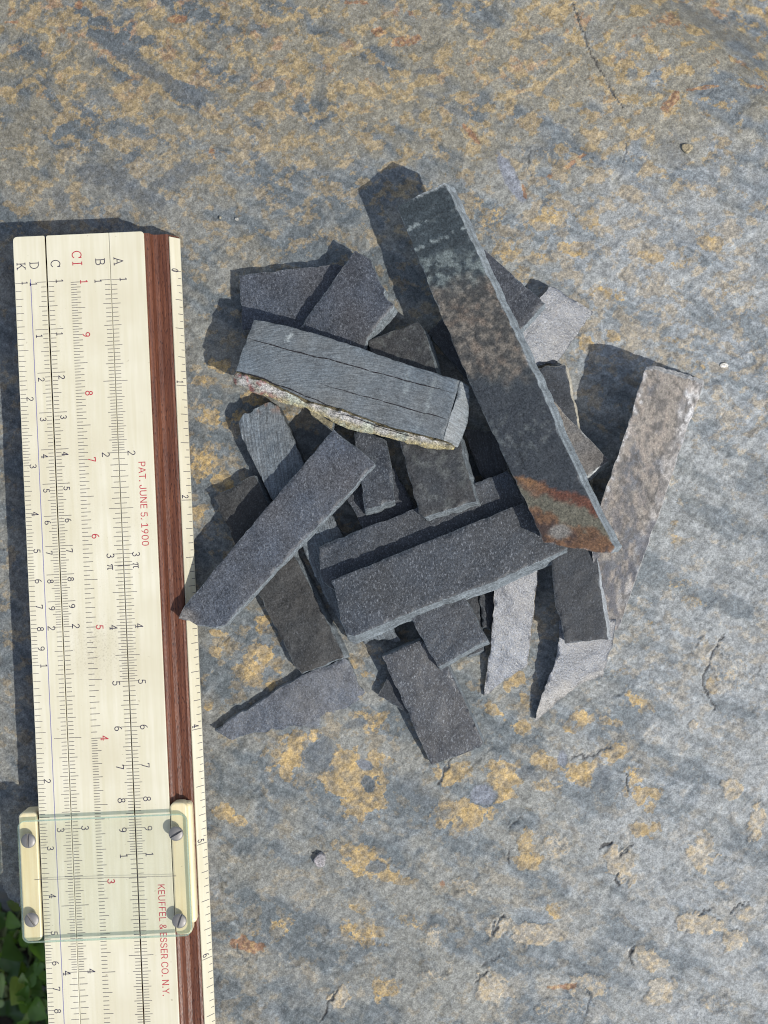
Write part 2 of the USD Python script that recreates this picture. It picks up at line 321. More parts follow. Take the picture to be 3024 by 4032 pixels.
RUST = [(973,3727,85,26,15,1),(955,3705,20,34,0,1),(2198,3885,60,16,-8,1),(1860,530,14,60,-35,1),(1835,505,10,30,-35,.9),(2060,745,9,38,-18,.9),(2250,645,60,12,-38,.8),(2200,680,45,10,-20,.7),(2660,385,18,36,15,.9),(2625,430,28,30,0,.7),(695,75,50,20,0,.8),(640,50,34,18,0,.6),(1590,160,70,20,-10,.7),(310,20,20,18,0,.9),(1420,10,60,12,0,.7),(50,88,50,8,0,.9),(1490,120,24,24,0,.8),(836,610,16,28,-20,.6),(1640,60,60,14,20,.5),(2760,345,80,8,-8,.7),(2980,330,40,8,0,.7),(1740,3480,16,20,0,.9),(2560,2500,22,10,0,.5)]
TAN = [(2447,3393,58,80,-25,1),(2752,3352,62,78,10,1),(2766,3636,120,36,8,1),(2890,3705,52,50,40,.9),(2558,3781,75,34,20,1),(2593,3885,52,34,0,.9),(2108,3677,110,36,0,1),(1990,3640,34,28,0,.8),(2883,3110,34,42,0,.9),(2838,3486,30,16,0,1),(2980,3230,34,70,10,.9),(2190,3330,60,55,20,.6),(2940,3600,60,30,0,.8),(2620,2720,60,16,30,.5),(2727,2850,26,20,20,.9),(2590,3930,50,26,0,.8),(2780,2570,40,60,20,.6),(2900,2640,90,60,20,.5),(1335,3930,60,36,-40,.9),(1928,3893,75,60,20,.9),(1834,3496,60,28,20,.6),(1700,3690,36,46,0,.6),(1960,3650,34,44,20,.7),(1700,3840,60,20,0,.5),(2300,3880,80,40,10,.6),(2200,3960,110,34,0,.5),(2830,3960,90,40,0,.5)]
GREY = [(640,310,180,26,28,.9),(720,370,90,24,24,.8),(400,690,110,46,10,.95),(560,770,110,40,35,.9),(700,690,110,34,-25,.9),(250,800,70,30,60,.6),(500,740,70,36,0,.8),(330,430,60,14,35,.6),(450,180,130,22,25,.55),(900,420,120,16,35,.5),(1680,280,60,12,0,.9),(1690,370,46,14,20,.8),(1640,440,16,40,0,.7),(1800,440,80,12,25,.7),(2110,590,70,46,-20,.6),(2650,590,70,70,20,.6),(2630,900,200,34,25,.55),(2560,750,160,26,28,.5),(2850,50,200,60,25,.6),(1260,2970,52,70,30,1),(1430,3008,36,20,20,.9),(1395,2850,36,16,-10,.9),(1900,3130,50,42,0,.9),(1640,3110,90,40,40,.6),(2080,3045,44,28,15,.9),(2215,2985,22,34,0,.9),(2370,3060,32,40,0,.9),(1480,3415,36,24,0,.7),(1030,2450,24,32,-10,.9),(1225,2838,40,26,0,.5),(1450,3085,24,30,0,.7)]
m_o = blob_field(OCHRE); m_r = blob_field(RUST, .5); m_t = blob_field(TAN, .6, .12); m_g = blob_field(GREY, .4); m_b = blob_field([(2010,700,30,108,-28,1),(1225,2838,36,24,0,.6),(1430,3008,30,18,20,.8),(1900,3130,46,38,0,.9),(2215,2985,20,32,0,.8)], .25, .1)

upper = sstep(1250, 350, GV + (f_big - .5) * 900) * (1 - .6 * sstep(2450, 2900, GU) * sstep(350, 700, GV))
rightside = sstep(1900, 2700, GU + (f_big - .5) * 500)
lowright = rightside * sstep(1500, 2600, GV)
mottle = fbm2(GX / 2.4 + .9 * wx, GY / 1.9 + .9 * wy, 4, 51, .6)
film = sstep(.40, .62, f_mid * .5 + streak * .5 + .06 * upper + .04 * lowright)
dark = np.array([.112, .130, .138]); mid = np.array([.186, .205, .212]); light = np.array([.265, .287, .303])
olive = np.array([.235, .212, .155]); ochre = np.array([.36, .252, .105]); rust = np.array([.24, .125, .065]); tan = np.array([.335, .300, .240])
def mixc(c, k, m): return c + (k - c) * np.asarray(m)[..., None]
fine = fbm2(SX / 5 + wx, SY / .7 + wy, 3, 151)
t = np.clip((fine - .5) * 1.5 + (streak - .5) * 2.4 + (f_mid - .5) * 1.2 + (f_big - .5) * 1.0 + (streak2 - .5) * .9 + .5, 0, 1)
C = dark + (mid - dark) * t[..., None]
C = mixc(C, light, np.clip(.62 * rightside * (.35 + t) + .25 * sstep(.55, .75, f_mid), 0, .9))
C = mixc(C, olive, np.clip(film * (.40 + .42 * upper - .20 * rightside * (1 - upper)), 0, .85))
C = mixc(C, np.array([.092, .106, .120]), m_g * .85 * np.clip(.7 + (f_tiny - .5), 0, 1))
C = mixc(C, np.array([.185, .200, .235]), m_b * .85)
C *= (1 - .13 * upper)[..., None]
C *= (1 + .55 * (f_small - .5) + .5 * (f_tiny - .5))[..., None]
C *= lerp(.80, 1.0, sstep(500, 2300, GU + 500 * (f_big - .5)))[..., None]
# stains: how readily each kind shows, and in what colour
base_o = np.clip(.5 + 2.3 * (mottle - .56) + .14 * upper + .9 * (f_big - .55) - .10 * (1 - upper) + .12 * rightside * sstep(700, 1100, GV) + .05 * sstep(2600, 3200, GV), 0, 1) * (1 - .8 * m_g) * (1 - .95 * m_b)
MK = base_o * .80; C2 = np.zeros_like(C) + ochre * .86; AM = np.clip(.34 + .22 * upper + .15 * sstep(2300, 1500, GV) * rightside - .15 * sstep(2500, 3300, GV), .15, .8)
rusty_zone = sstep(.60, .72, fbm2(GX / 4, GY / 3, 4, 63)) * upper * sstep(620, 150, GV)
C2 = mixc(C2, rust * 1.2, rusty_zone * .8)
C2 = mixc(C2, tan * .85, .55 * rightside * (1 - upper))
def over(field, colour, amount):
    global MK, C2, AM
    w = sstep(MK - .05, MK + .15, field)
    C2 = mixc(C2, colour, w); AM = AM + (amount - AM) * w; MK = np.maximum(MK, field)
m_o = m_o * (1 - .9 * m_g * (GV > 2700))
over(m_t * .95, tan, .8); over(m_o * (.90 + .5 * (f_mid - .5)) * (1 - .9 * m_b), ochre, np.clip(.72 + 1.1 * (f_small - .5), .4, .95)); over(m_r * .95, rust, .85)
C2 *= (1 + .9 * (f_small - .5) + .7 * (f_tiny - .5))[..., None]; C2 = mixc(C2, ochre * 1.25, .5 * sstep(.56, .66, f_tiny) * (MK > .4))
# cracks and flake lips seen on the slab
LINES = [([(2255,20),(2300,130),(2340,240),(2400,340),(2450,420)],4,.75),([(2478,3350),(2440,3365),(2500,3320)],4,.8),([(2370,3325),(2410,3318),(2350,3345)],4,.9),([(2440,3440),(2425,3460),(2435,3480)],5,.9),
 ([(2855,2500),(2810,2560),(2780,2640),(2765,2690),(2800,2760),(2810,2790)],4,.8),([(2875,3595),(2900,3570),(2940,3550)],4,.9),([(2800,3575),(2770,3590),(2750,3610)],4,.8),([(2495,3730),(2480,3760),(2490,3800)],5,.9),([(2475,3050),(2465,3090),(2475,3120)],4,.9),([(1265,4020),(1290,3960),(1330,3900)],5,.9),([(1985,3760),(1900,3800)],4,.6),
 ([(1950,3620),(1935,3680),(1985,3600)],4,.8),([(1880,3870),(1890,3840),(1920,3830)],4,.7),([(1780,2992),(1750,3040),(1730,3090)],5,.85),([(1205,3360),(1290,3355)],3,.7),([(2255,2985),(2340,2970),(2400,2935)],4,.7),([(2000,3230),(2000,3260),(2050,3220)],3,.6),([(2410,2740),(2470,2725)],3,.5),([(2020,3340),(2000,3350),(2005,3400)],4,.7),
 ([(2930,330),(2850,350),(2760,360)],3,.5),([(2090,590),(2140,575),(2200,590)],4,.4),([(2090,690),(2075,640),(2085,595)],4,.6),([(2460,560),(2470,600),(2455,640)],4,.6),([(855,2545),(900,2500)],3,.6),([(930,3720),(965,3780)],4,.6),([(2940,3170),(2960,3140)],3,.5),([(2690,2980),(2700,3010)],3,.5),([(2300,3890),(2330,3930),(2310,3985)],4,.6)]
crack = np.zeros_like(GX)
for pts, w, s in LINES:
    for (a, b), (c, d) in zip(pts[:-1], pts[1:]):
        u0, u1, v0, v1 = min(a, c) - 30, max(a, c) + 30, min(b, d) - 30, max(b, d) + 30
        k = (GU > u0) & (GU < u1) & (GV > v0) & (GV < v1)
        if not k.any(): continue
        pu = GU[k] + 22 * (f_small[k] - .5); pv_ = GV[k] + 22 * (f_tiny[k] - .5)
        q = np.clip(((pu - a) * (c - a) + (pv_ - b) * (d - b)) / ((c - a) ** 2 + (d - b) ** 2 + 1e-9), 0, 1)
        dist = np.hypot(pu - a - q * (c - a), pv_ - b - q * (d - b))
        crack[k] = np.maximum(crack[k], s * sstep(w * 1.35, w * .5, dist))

# relief: gentle waves, cleavage terraces, raised crusts, cracks, grain
Z = .9 * (f_big - .75) + .35 * (streak - .5)
ter = fbm2(SX / 15 + 1.2 * wx, SY / 6 + 1.2 * wy, 5, 141, .58)
for lv in (.36, .42, .47, .52, .57, .63): Z += .055 * sstep(lv - .003, lv + .003, ter)
Z += .20 * sstep(.35, .5, m_t) + .07 * sstep(.3, .6, m_o) + .10 * (f_small - .5) * (.5 + m_o + m_t) + .045 * (f_tiny - .5) + .09 * (streak2 - .5)
Z -= .32 * crack
C = mixc(C, np.array([.022, .020, .020]), .85 * sstep(.3, .8, crack)); MK = MK * (1 - crack)  # near-black along the cracks: shade of their lips painted into the slab colour
Z -= 16 * sstep(0, 1, ((GX - 66) * .55 + (GY - 101) * .85) / 26)                    # the far right corner falls away
# broken edge of the slab at the lower left, the garden below
EDGE = np.array([(-9000, 2300), (-1500, 3180), (-300, 3420), (0, 3482), (50, 3560), (105, 3590), (150, 3665), (230, 3730), (260, 3830), (330, 3930), (345, 4060), (420, 4300), (700, 5200), (1200, 9000)], float)
dz = np.zeros_like(GX)
k = (GU < 1600) & (GV > 2200)
pu = GU[k] + 26 * (f_mid[k] - .5) * 2; pv_ = GV[k] + 40 * (f_small[k] - .5)
inside = contains_xy(Polygon([tuple(p) for p in EDGE] + [(-9000, 9000)]), pu, pv_)
line = np.full(pu.shape, 1e9)
for (a, b), (c, d) in zip(EDGE[:-1], EDGE[1:]):
    q = np.clip(((pu - a) * (c - a) + (pv_ - b) * (d - b)) / ((c - a) ** 2 + (d - b) ** 2), 0, 1)
    line = np.minimum(line, np.hypot(pu - a - q * (c - a), pv_ - b - q * (d - b)))
line = np.where(inside, -line, line) * H / FPX
dz[k] = np.where(line > 0, -1.2 * sstep(4.5, 0, line), -1.2 - 75 * sstep(0, -3.2, line) - 30 * sstep(-3, -60, line))
Z += dz
C = mixc(C, np.array([.16, .17, .18]), sstep(-1, -3, dz) * .8)
nx, ny = len(gx), len(gy)
idx = np.arange(nx * ny).reshape(ny, nx)
gf = np.concatenate([np.stack([idx[:-1, :-1], idx[:-1, 1:], idx[1:, 1:]], -1).reshape(-1, 3), np.stack([idx[:-1, :-1], idx[1:, 1:], idx[1:, :-1]], -1).reshape(-1, 3)])
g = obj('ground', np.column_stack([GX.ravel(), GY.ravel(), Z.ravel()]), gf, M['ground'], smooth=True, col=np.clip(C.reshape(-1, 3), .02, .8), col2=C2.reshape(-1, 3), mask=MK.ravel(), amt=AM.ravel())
tag(g, 'large slab of weathered grey slate with ochre stains', 'stone slab', kind='structure')
def ground_z(x, y):
    i = np.clip(np.searchsorted(gy, y), 0, ny - 1); j = np.clip(np.searchsorted(gx, x), 0, nx - 1)
    return Z[i, j]
# ------------------------------------------------------------------ the slide rule
RA = math.degrees(math.atan(.0452)); TOP = 9.5; RL = 285.0
o2 = at(50, 935, TOP)
rule = thing('slide_rule', 'long ivory slide rule with mahogany groove and glass cursor, left of the slate pieces', 'slide rule', (o2[0], o2[1], 0), RA)
def R(v):                       # (t across, s along, z) -> local x, y, z
    v = np.asarray(v, float); return np.column_stack([v[:, 0], -v[:, 1], v[:, 2]])
def rpart(name, mesh, m, parent=None, smooth=False, label=None):
    v, f = mesh
    p = obj(name, R(v), f[:, ::-1], m, parent or rule, smooth)
    if label: p.SetCustomDataByKey('label', label)
    return p
def bar(profile, s0, s1):
    "profile (t, z) drawn out along s"
    r = ccw(profile); 
    a = np.column_stack([r[:, 0], np.full(len(r), s0), r[:, 1]]); b = a.copy(); b[:, 1] = s1
    n = len(r); i = np.arange(n); j = (i + 1) % n; t_ = tri(r)
    f = np.vstack([np.stack([i, n + i, n + j], 1), np.stack([i, n + j, j], 1), t_, t_[:, ::-1] + n])
    return np.vstack([a, b]), f[:, ::-1]
def strip(t0a, t1a, t0b, t1b, r0=.8, r1=.8):
    "celluloid face, its ends slightly rounded; a: at the top end, b: at s = 170"
    k0, k1 = (t0b - t0a) / 170, (t1b - t1a) / 170
    c = []
    for (t, s, r, sg) in ((t0a, -.1, r0, 1), (t1a, -.1, r1, -1)):
        if r: c += [(t + sg * r * (1 - math.cos(a)), s + r * (1 - math.sin(a))) for a in (np.linspace(0, math.pi / 2, 5) if sg > 0 else np.linspace(math.pi / 2, 0, 5))]
        else: c += [(t, s)]
    return np.array(c + [(t1a + k1 * RL, RL), (t0a + k0 * RL, RL)])
body = join([bar([(.25, 0), (34.7, 0), (34.7, 1.5), (.25, 1.5)], .2, RL),
    bar([(.12, 1.5), (6.85, 1.5), (6.85, 8.85), (.12, 8.85)], .15, RL), bar([(20.98, 1.5), (28.42, 1.5), (28.42, 8.85), (20.98, 8.85)], .15, RL),
    bar([(28.42, 1.5), (35.2, 1.5), (35.2, 2.1), (33.35, 5.0), (33.3, 5.75), (32.85, 6.0), (32.5, 5.9), (31.9, 5.85), (31.0, 5.7), (30.1, 5.9), (29.75, 6.6), (29.6, 7.5), (29.2, 7.9), (28.7, 8.1), (28.42, 8.5)], .1, RL)])
rpart('stock', body, M['wood'])
rpart('slide', bar([(7.3, 1.6), (20.75, 1.6), (20.75, 8.82), (7.3, 8.82)], .05, RL), M['wood'])
rpart('face', prism(strip(0, 6.86, 0, 6.94, .9, .25), 8.87, TOP, .07), M['ivory'])
rpart('slide_face', prism(strip(7.22, 20.89, 7.04, 20.66, .45, .12), 8.84, TOP - .02, .06), M['ivory'])
rpart('face', prism(strip(20.97, 28.52, 20.97, 28.52, .12, .7), 8.87, TOP, .1), M['ivory'])
rpart('ruler_edge', bar([(33.42, 5.5), (33.38, 4.95), (35.25, 2.0), (35.5, 2.25), (35.45, 2.6), (33.6, 5.62)], .6, RL), M['ivory'], label='sloping edge with inch scale')

# --- figures drawn with strokes, unit height, reading along +x
def arc(cx, cy, rx, ry, a0, a1, n=12):
    return [(cx + rx * math.cos(math.radians(a)), cy + ry * math.sin(math.radians(a))) for a in np.linspace(a0, a1, n)]
G = {'0': ([arc(.3, .5, .28, .48, 0, 360, 24)], .6), '1': ([[(.08, .82), (.25, .97), (.25, 0)], [(.05, 0), (.45, 0)]], .5),
 '2': ([arc(.3, .72, .25, .26, 165, -35) + [(.04, .02), (.58, .02)]], .62), '3': ([arc(.27, .75, .23, .23, 150, -90), arc(.27, .27, .27, .25, 90, -155)], .58),
 '4': ([[(.42, 0), (.42, .98), (.02, .28), (.6, .28)], [(.28, 0), (.56, 0)]], .64), '5': ([[(.5, .97), (.14, .97), (.1, .55)] + arc(.27, .31, .27, .29, 125, -155)], .58),
 '6': ([arc(.42, .42, .38, .55, 100, 180, 8) + arc(.3, .28, .26, .26, 180, -180, 18)], .6), '7': ([[(.04, .82), (.04, .97), (.55, .97), (.25, 0)]], .6),
 '8': ([arc(.3, .75, .22, .22, 0, 360, 18), arc(.3, .27, .27, .26, 0, 360, 18)], .6), '9': ([arc(.3, .7, .26, .26, 0, 360, 18), arc(.18, .56, .38, .55, 0, -80, 8)], .6),
 'p': ([[(0, .55)] + arc(.1, .55, .1, .15, 180, 90, 5) + [(.7, .72)], [(.22, .7), (.2, .3), (.08, .02)], [(.5, .7), (.5, .2)] + arc(.6, .15, .1, .12, 180, 320, 6)], .75),
 'A': ([[(.0, 0), (.34, 1), (.68, 0)], [(.12, .34), (.56, .34)], [(-.08, 0), (.12, 0)], [(.54, 0), (.78, 0)]], .8), 'B': ([[(.12, 0), (.12, 1)], [(0, 1)] + arc(.4, .76, .22, .24, 90, -90) + [(.12, .52)], [(.12, .52)] + arc(.42, .26, .26, .26, 90, -90) + [(0, 0)]], .75),
 'C': ([arc(.42, .5, .4, .5, 42, 318, 22), [(.72, .98), (.72, .72)]], .85), 'D': ([[(.12, 0), (.12, 1)], [(0, 1)] + arc(.34, .5, .4, .5, 90, -90, 16) + [(0, 0)]], .82),
 'K': ([[(.12, 0), (.12, 1)], [(0, 0), (.26, 0)], [(0, 1), (.26, 1)], [(.12, .38), (.66, 1)], [(.32, .6), (.7, 0)], [(.56, 1), (.8, 1)], [(.58, 0), (.84, 0)]], .85), 'I': ([[(.2, 0), (.2, 1)], [(.04, 0), (.36, 0)], [(.04, 1), (.36, 1)]], .45)}
def figure(ch, t, s, h, w=.16, centre=True):
    "a shapely outline in (t, s): the top of the figure points to +t, it reads along +s; (t, s) is its centre"
    lines, width = G[ch]
    p = union_all([LineString([(((y - .5) * h) + t, ((x - width / 2) * h) + s) for x, y in ln]).buffer(w / 2, quad_segs=3) for ln in lines])
    return p
def word(txt, t0, s0, s1, h, bold=False):
    "sans capitals from s0 to s1, baseline at t0"
    m = meshkit.text_mesh(txt, 1.0, .01, bold)
    v = m.vertices; k = (s1 - s0) / (v[:, 0].max() - v[:, 0].min())
    top = m.faces[(m.face_normals[:, 2] > .9)]
    u, inv = np.unique(top, return_inverse=True)
    w = v[u]
    return np.column_stack([t0 + w[:, 1] * h, s0 + (w[:, 0] - v[:, 0].min()) * k, np.zeros(len(w))]), inv.reshape(-1, 3)
def lift(poly, z): return flat(poly, z)
def seg(t0, t1, s, w=.10): return [(t0, s - w / 2), (t1, s - w / 2), (t1, s + w / 2), (t0, s + w / 2)]
def quads(q, z):
    q = np.asarray(q, float); n = len(q)
    v = np.concatenate([q, np.full((n, 4, 1), z)], 2).reshape(-1, 3); i = np.arange(n)[:, None] * 4
    return v, np.vstack([i + [0, 1, 2], i + [0, 2, 3]])
ZM = TOP + .012
# positions along the rule: index marks at s = S0 (t dependent because the photograph's rule lies a touch askew)
SC = 250.0
KA = 1.0024
def S0(t): return 10.0 - .012 * (t - 7)
def ticks(scale):
    dec = {'D': 1, 'A': 2, 'K': 3}[scale]; out = []
    for d in range(dec):
        if scale == 'D': spans = [(1, 2, .01, .05, .1), (2, 4, .02, .1, .5), (4, 10.001, .05, .1, .5)]
        elif scale == 'A': spans = [(1, 2, .02, .1, .5), (2, 5, .05, .1, .5), (5, 10.001, .1, .5, 1)]
        else: spans = [(1, 3, .05, .1, .5), (3, 6, .1, .5, 1), (6, 10.001, .2, 1, 2)]
        for a, b, st, md, lg in spans:
            for i in range(int(round((b - a) / st))):
                x = a + i * st
                lv = 2 if abs(x / lg - round(x / lg)) < 1e-6 else 1 if abs(x / md - round(x / md)) < 1e-6 else 0
                if abs(x - round(x)) < 1e-6: lv = 3
                out.append(((d + math.log10(x)) / dec * SC, lv, x))
    out.append((SC, 3, 10))
    return out
LEN = {0: 1.15, 1: 1.75, 2: 2.75, 3: 2.0}
def scale_q(scale, t, sgn, lens=LEN, flip=False, clip=RL - 12, ds=0, k=1):
    q = []
    for s, lv, x in ticks(scale):
        s = SC - s if flip else s
        if s > clip: continue
        q.append(seg(t, t + sgn * lens[lv], S0(t) + s * k + ds))
    return q
lk = {0: 1.25, 1: 1.6, 2: 2.2, 3: 1.5}; la = {0: 1.2, 1: 1.75, 2: 2.5, 3: 2.0}; li = {0: 1.3, 1: 2.1, 2: 2.9, 3: 2.0}
rpart('scale_lines', quads(scale_q('K', .12, 1, lk), ZM), M['ink'])
rpart('scale_lines', quads(scale_q('D', 6.8, -1), ZM), M['ink'])
def slide_t(a, s, b): return a + (b - a) * s / 170
def shear_q(q, k): return [[(t + k * s, s) for t, s in r] for r in q]
rpart('scale_lines', quads(shear_q(scale_q('D', 7.38, 1), -.00095), ZM), M['ink'])
rpart('scale_lines', quads(scale_q('D', 12.2, 1, li, flip=True, ds=.4), ZM), M['ink'])
rpart('scale_lines', quads(shear_q(scale_q('A', 20.83, -1, la, ds=.3, k=KA), -.0007), ZM), M['ink'])
rpart('scale_lines', quads(scale_q('A', 21.08, 1, la, ds=.3, k=KA), ZM), M['ink'])
rpart('dividing_line', quads([[(3.42, 9.3), (3.55, 9.3), (3.55, RL - 5), (3.42, RL - 5)]], ZM), M['blue_ink'])
fig = {'ink': [], 'red_ink': []}
def put(ch, t, s, h=1.5, c='ink', w=.17): fig[c].append(figure(ch, t, s, h, w))
put('K', 1.55, 6.4, 1.75); put('D', 4.4, 6.35, 1.85); put('C', 9.05, 6.2, 1.95); put('C', 13.75, 4.45, 1.95, 'red_ink', .2); put('I', 13.8, 6.35, 1.95, 'red_ink', .2); put('B', 18.8, 6.2, 1.9); put('A', 22.8, 6.3, 1.95)
def clear(s): return s < RL - 14
put('1', 2.2, S0(2) + .0, 1.2); put('1', 4.1, S0(4) + .35, 1.5); put('1', 9.8, S0(10), 1.5); put('1', 15.1, S0(15) + .45, 1.5, 'red_ink', .2); put('1', 18.2, S0(18) + .5, 1.45); put('1', 23.7, S0(24) + .4, 1.45)
for i in range(1, 10):
    s = math.log10(1 + i / 10) * SC
    put(str(i), 4.85 if i < 9 else 4.9, S0(5) + s + 1.4, 1.32, w=.17); put(str(i), 9.3, S0(9) + s + 1.15, 1.32, w=.17)
for x in range(2, 10):
    s = math.log10(x) * SC
    if clear(s): put(str(x), 4.6, S0(4.6) + s + .15, 1.55); put(str(x), 9.95, S0(9.95) + s, 1.55)
    r = SC - s
    if clear(r): put(str(x), 15.1, S0(15) + r + .5, 1.55, 'red_ink', .2)
for d in range(2):
    for x in list(range(1, 10)) + ['p']:
        if d == 0 and x == 1: continue
        s = (d + math.log10(math.pi if x == 'p' else x)) / 2 * SC
        s = s * KA + .3
        if clear(s): put(str(x), 18.15, S0(18) + s + .3, 1.6); put(str(x), 23.75, S0(24) + s + .25, 1.6)
for x in (math.pi,): pass
for d in range(3):
    for x in range(1, 10):
        if d == 0 and x == 1: continue
        s = (d + math.log10(x)) / 3 * SC
        if clear(s): put(str(x), 2.2 if x > 1 else 2.6, S0(2) + s + .2, 1.4)
for p in fig['ink']: rpart('scale_figure', lift(p, ZM), M['ink'])
for p in fig['red_ink']: rpart('red_figure', lift(p, ZM), M['red_ink'])
pq = [seg(18.9, 23.1, S0(21) + .3 + KA * math.log10(math.pi) / 2 * SC)]
rpart('scale_lines', quads(pq, ZM), M['ink'])
v, f = word('PAT. JUNE 5. 1900', 25.15, 50.1, 68.4, 1.5); v[:, 2] = ZM
rpart('patent_lettering', (v, f), M['red_ink'])
v, f = word('KEUFFEL & ESSER CO. N.Y.', 25.2, 142.3, 166.6, 1.5); v[:, 2] = ZM
rpart('maker_lettering', (v, f), M['red_ink'])
# inch scale on the sloping edge
def slope(v):
    v = np.array(v, float); k = (v[:, 0] - 33.6) / (35.45 - 33.6); v[:, 2] = 5.62 + (2.6 - 5.62) * k + .015; return v
q = []; I0 = (1075 - 935) * .05705; 
for i in range(16 * 10 + 1):
    s = I0 + i * 25.4 / 16
    ln = 1.75 if i % 16 == 0 else 1.45 if i % 8 == 0 else 1.2 if i % 4 == 0 else .85 if i % 2 == 0 else .55
    q.append(seg(35.42 - ln, 35.42, s, .125))
v, f = quads(q, 0); rpart('inch_lines', (slope(v), f), M['ink'])
for i in range(10):
    v, f = lift(figure(str(i), 34.35, I0 + i * 25.4 - (.75 if i else .1), 1.1, .16), 0); rpart('inch_figure', (slope(v), f), M['ink'])

# cursor: two celluloid blocks, a glass plate, four slotted screws and a hairline
def tl(u, v, z):
    p = at(u, v, z) - o2; a = math.radians(RA); c, s_ = math.cos(a), math.sin(a)
    return np.array([p[0] * c + p[1] * s_, -(-p[0] * s_ + p[1] * c)])
ZG = 10.1; GT = 1.3
g0 = tl(66, 3236, ZG + GT); g1 = tl(756, 3686, ZG + GT)
plan = rounded(g0[0], g0[1], g1[0], g1[1], 1.6)
b0 = tl(70, 3206, 9.9); b1 = tl(157, 3210, 9.9)
left_plan = rounded(g0[0] + .05, g0[1] - 1.6, -.35, g1[1] - .1, 1.1)
right_plan = rounded(tl(673, 3200, 9)[0], g0[1] - 2.3, g1[0] - .1, g1[1] + .0, 1.1)
lower_plan = rounded(g1[0] - 1.6, g0[1] - 2.0, g1[0] + .75, g1[1] - 2.0, .9)
cur = UsdGeom.Xform.Define(stage, rule + '/cursor').GetPath().pathString
rpart('block', prism(left_plan, 3.2, 10.02, .35), M['amber'], cur); rpart('block', join([prism(right_plan, 6.3, 10.02, .35), prism(lower_plan, 5.8, 8.6, .7)]), M['amber'], cur)
r = ccw(plan); L = lambda qq, z: np.column_stack([qq, np.full(len(qq), z)])
nn = vertex_offsets(r)
top = (L(r - nn * .12, ZG + GT), tri(r)); bot = (L(r - nn * .12, ZG), tri(r))
rpart('glass_plate', join([top, bot]), M['glass'], cur)
rpart('glass_rim', loft([L(r - nn * .12, ZG), L(r, ZG + .12), L(r, ZG + GT - .12), L(r - nn * .12, ZG + GT)], False, False), M['rim'], cur)
for (u, v_, a) in ((110, 3312, 88), (692, 3284, 31), (123, 3624, -57), (705, 3628, 72)):
    c = tl(u, v_, ZG + GT + .6); rr = 1.58; n = 28
    th = np.linspace(0, 2 * math.pi, n, endpoint=False); ring = np.stack([np.cos(th), np.sin(th)], 1)
    prof = [(1.0, 0), (1.0, .30), (.94, .44), (.80, .56), (.55, .64), (.3, .68)]
    dome_ = loft([np.column_stack([c + ring * rr * k, np.full(n, ZG + GT + .02 + z)]) for k, z in prof])
    mm = manifold3d.Manifold(manifold3d.Mesh(np.asarray(trimesh.Trimesh(*dome_).vertices, np.float32), np.asarray(trimesh.Trimesh(*dome_).faces, np.uint32)))
    cut = manifold3d.Manifold.cube([5, .44, 1.2], True).rotate([0, 0, -a + 2.6]).translate([float(c[0]), float(c[1]), ZG + GT + .82])
    mm = (mm - cut).to_mesh(); 
    rpart('screw', (np.asarray(mm.vert_properties)[:, :3], np.asarray(mm.tri_verts)), M['steel'], cur, smooth=35)
h0 = tl(136, 3464, ZG); h1 = tl(694, 3449, ZG)
rpart('hairline', quads([[(h0[0], h0[1] - .04), (h1[0], h1[1] - .04), (h1[0], h1[1] + .04), (h0[0], h0[1] + .04)]], ZG - .02), M['ink'], cur)
# ------------------------------------------------------------------ the slate pieces
def plane_fit(tri_):
    A = np.array([[u, v, 1] for u, v, z in tri_], float); return np.linalg.solve(A, np.array([z for *_, z in tri_], float))
PUR = np.array([.040, .045, .055]); GRY = np.array([.035, .041, .050]); DRK = np.array([.027, .031, .037]); BRN = np.array([.033, .033, .032]); SAWN = np.array([.140, .162, .178]); SIL = np.array([.078, .087, .106])

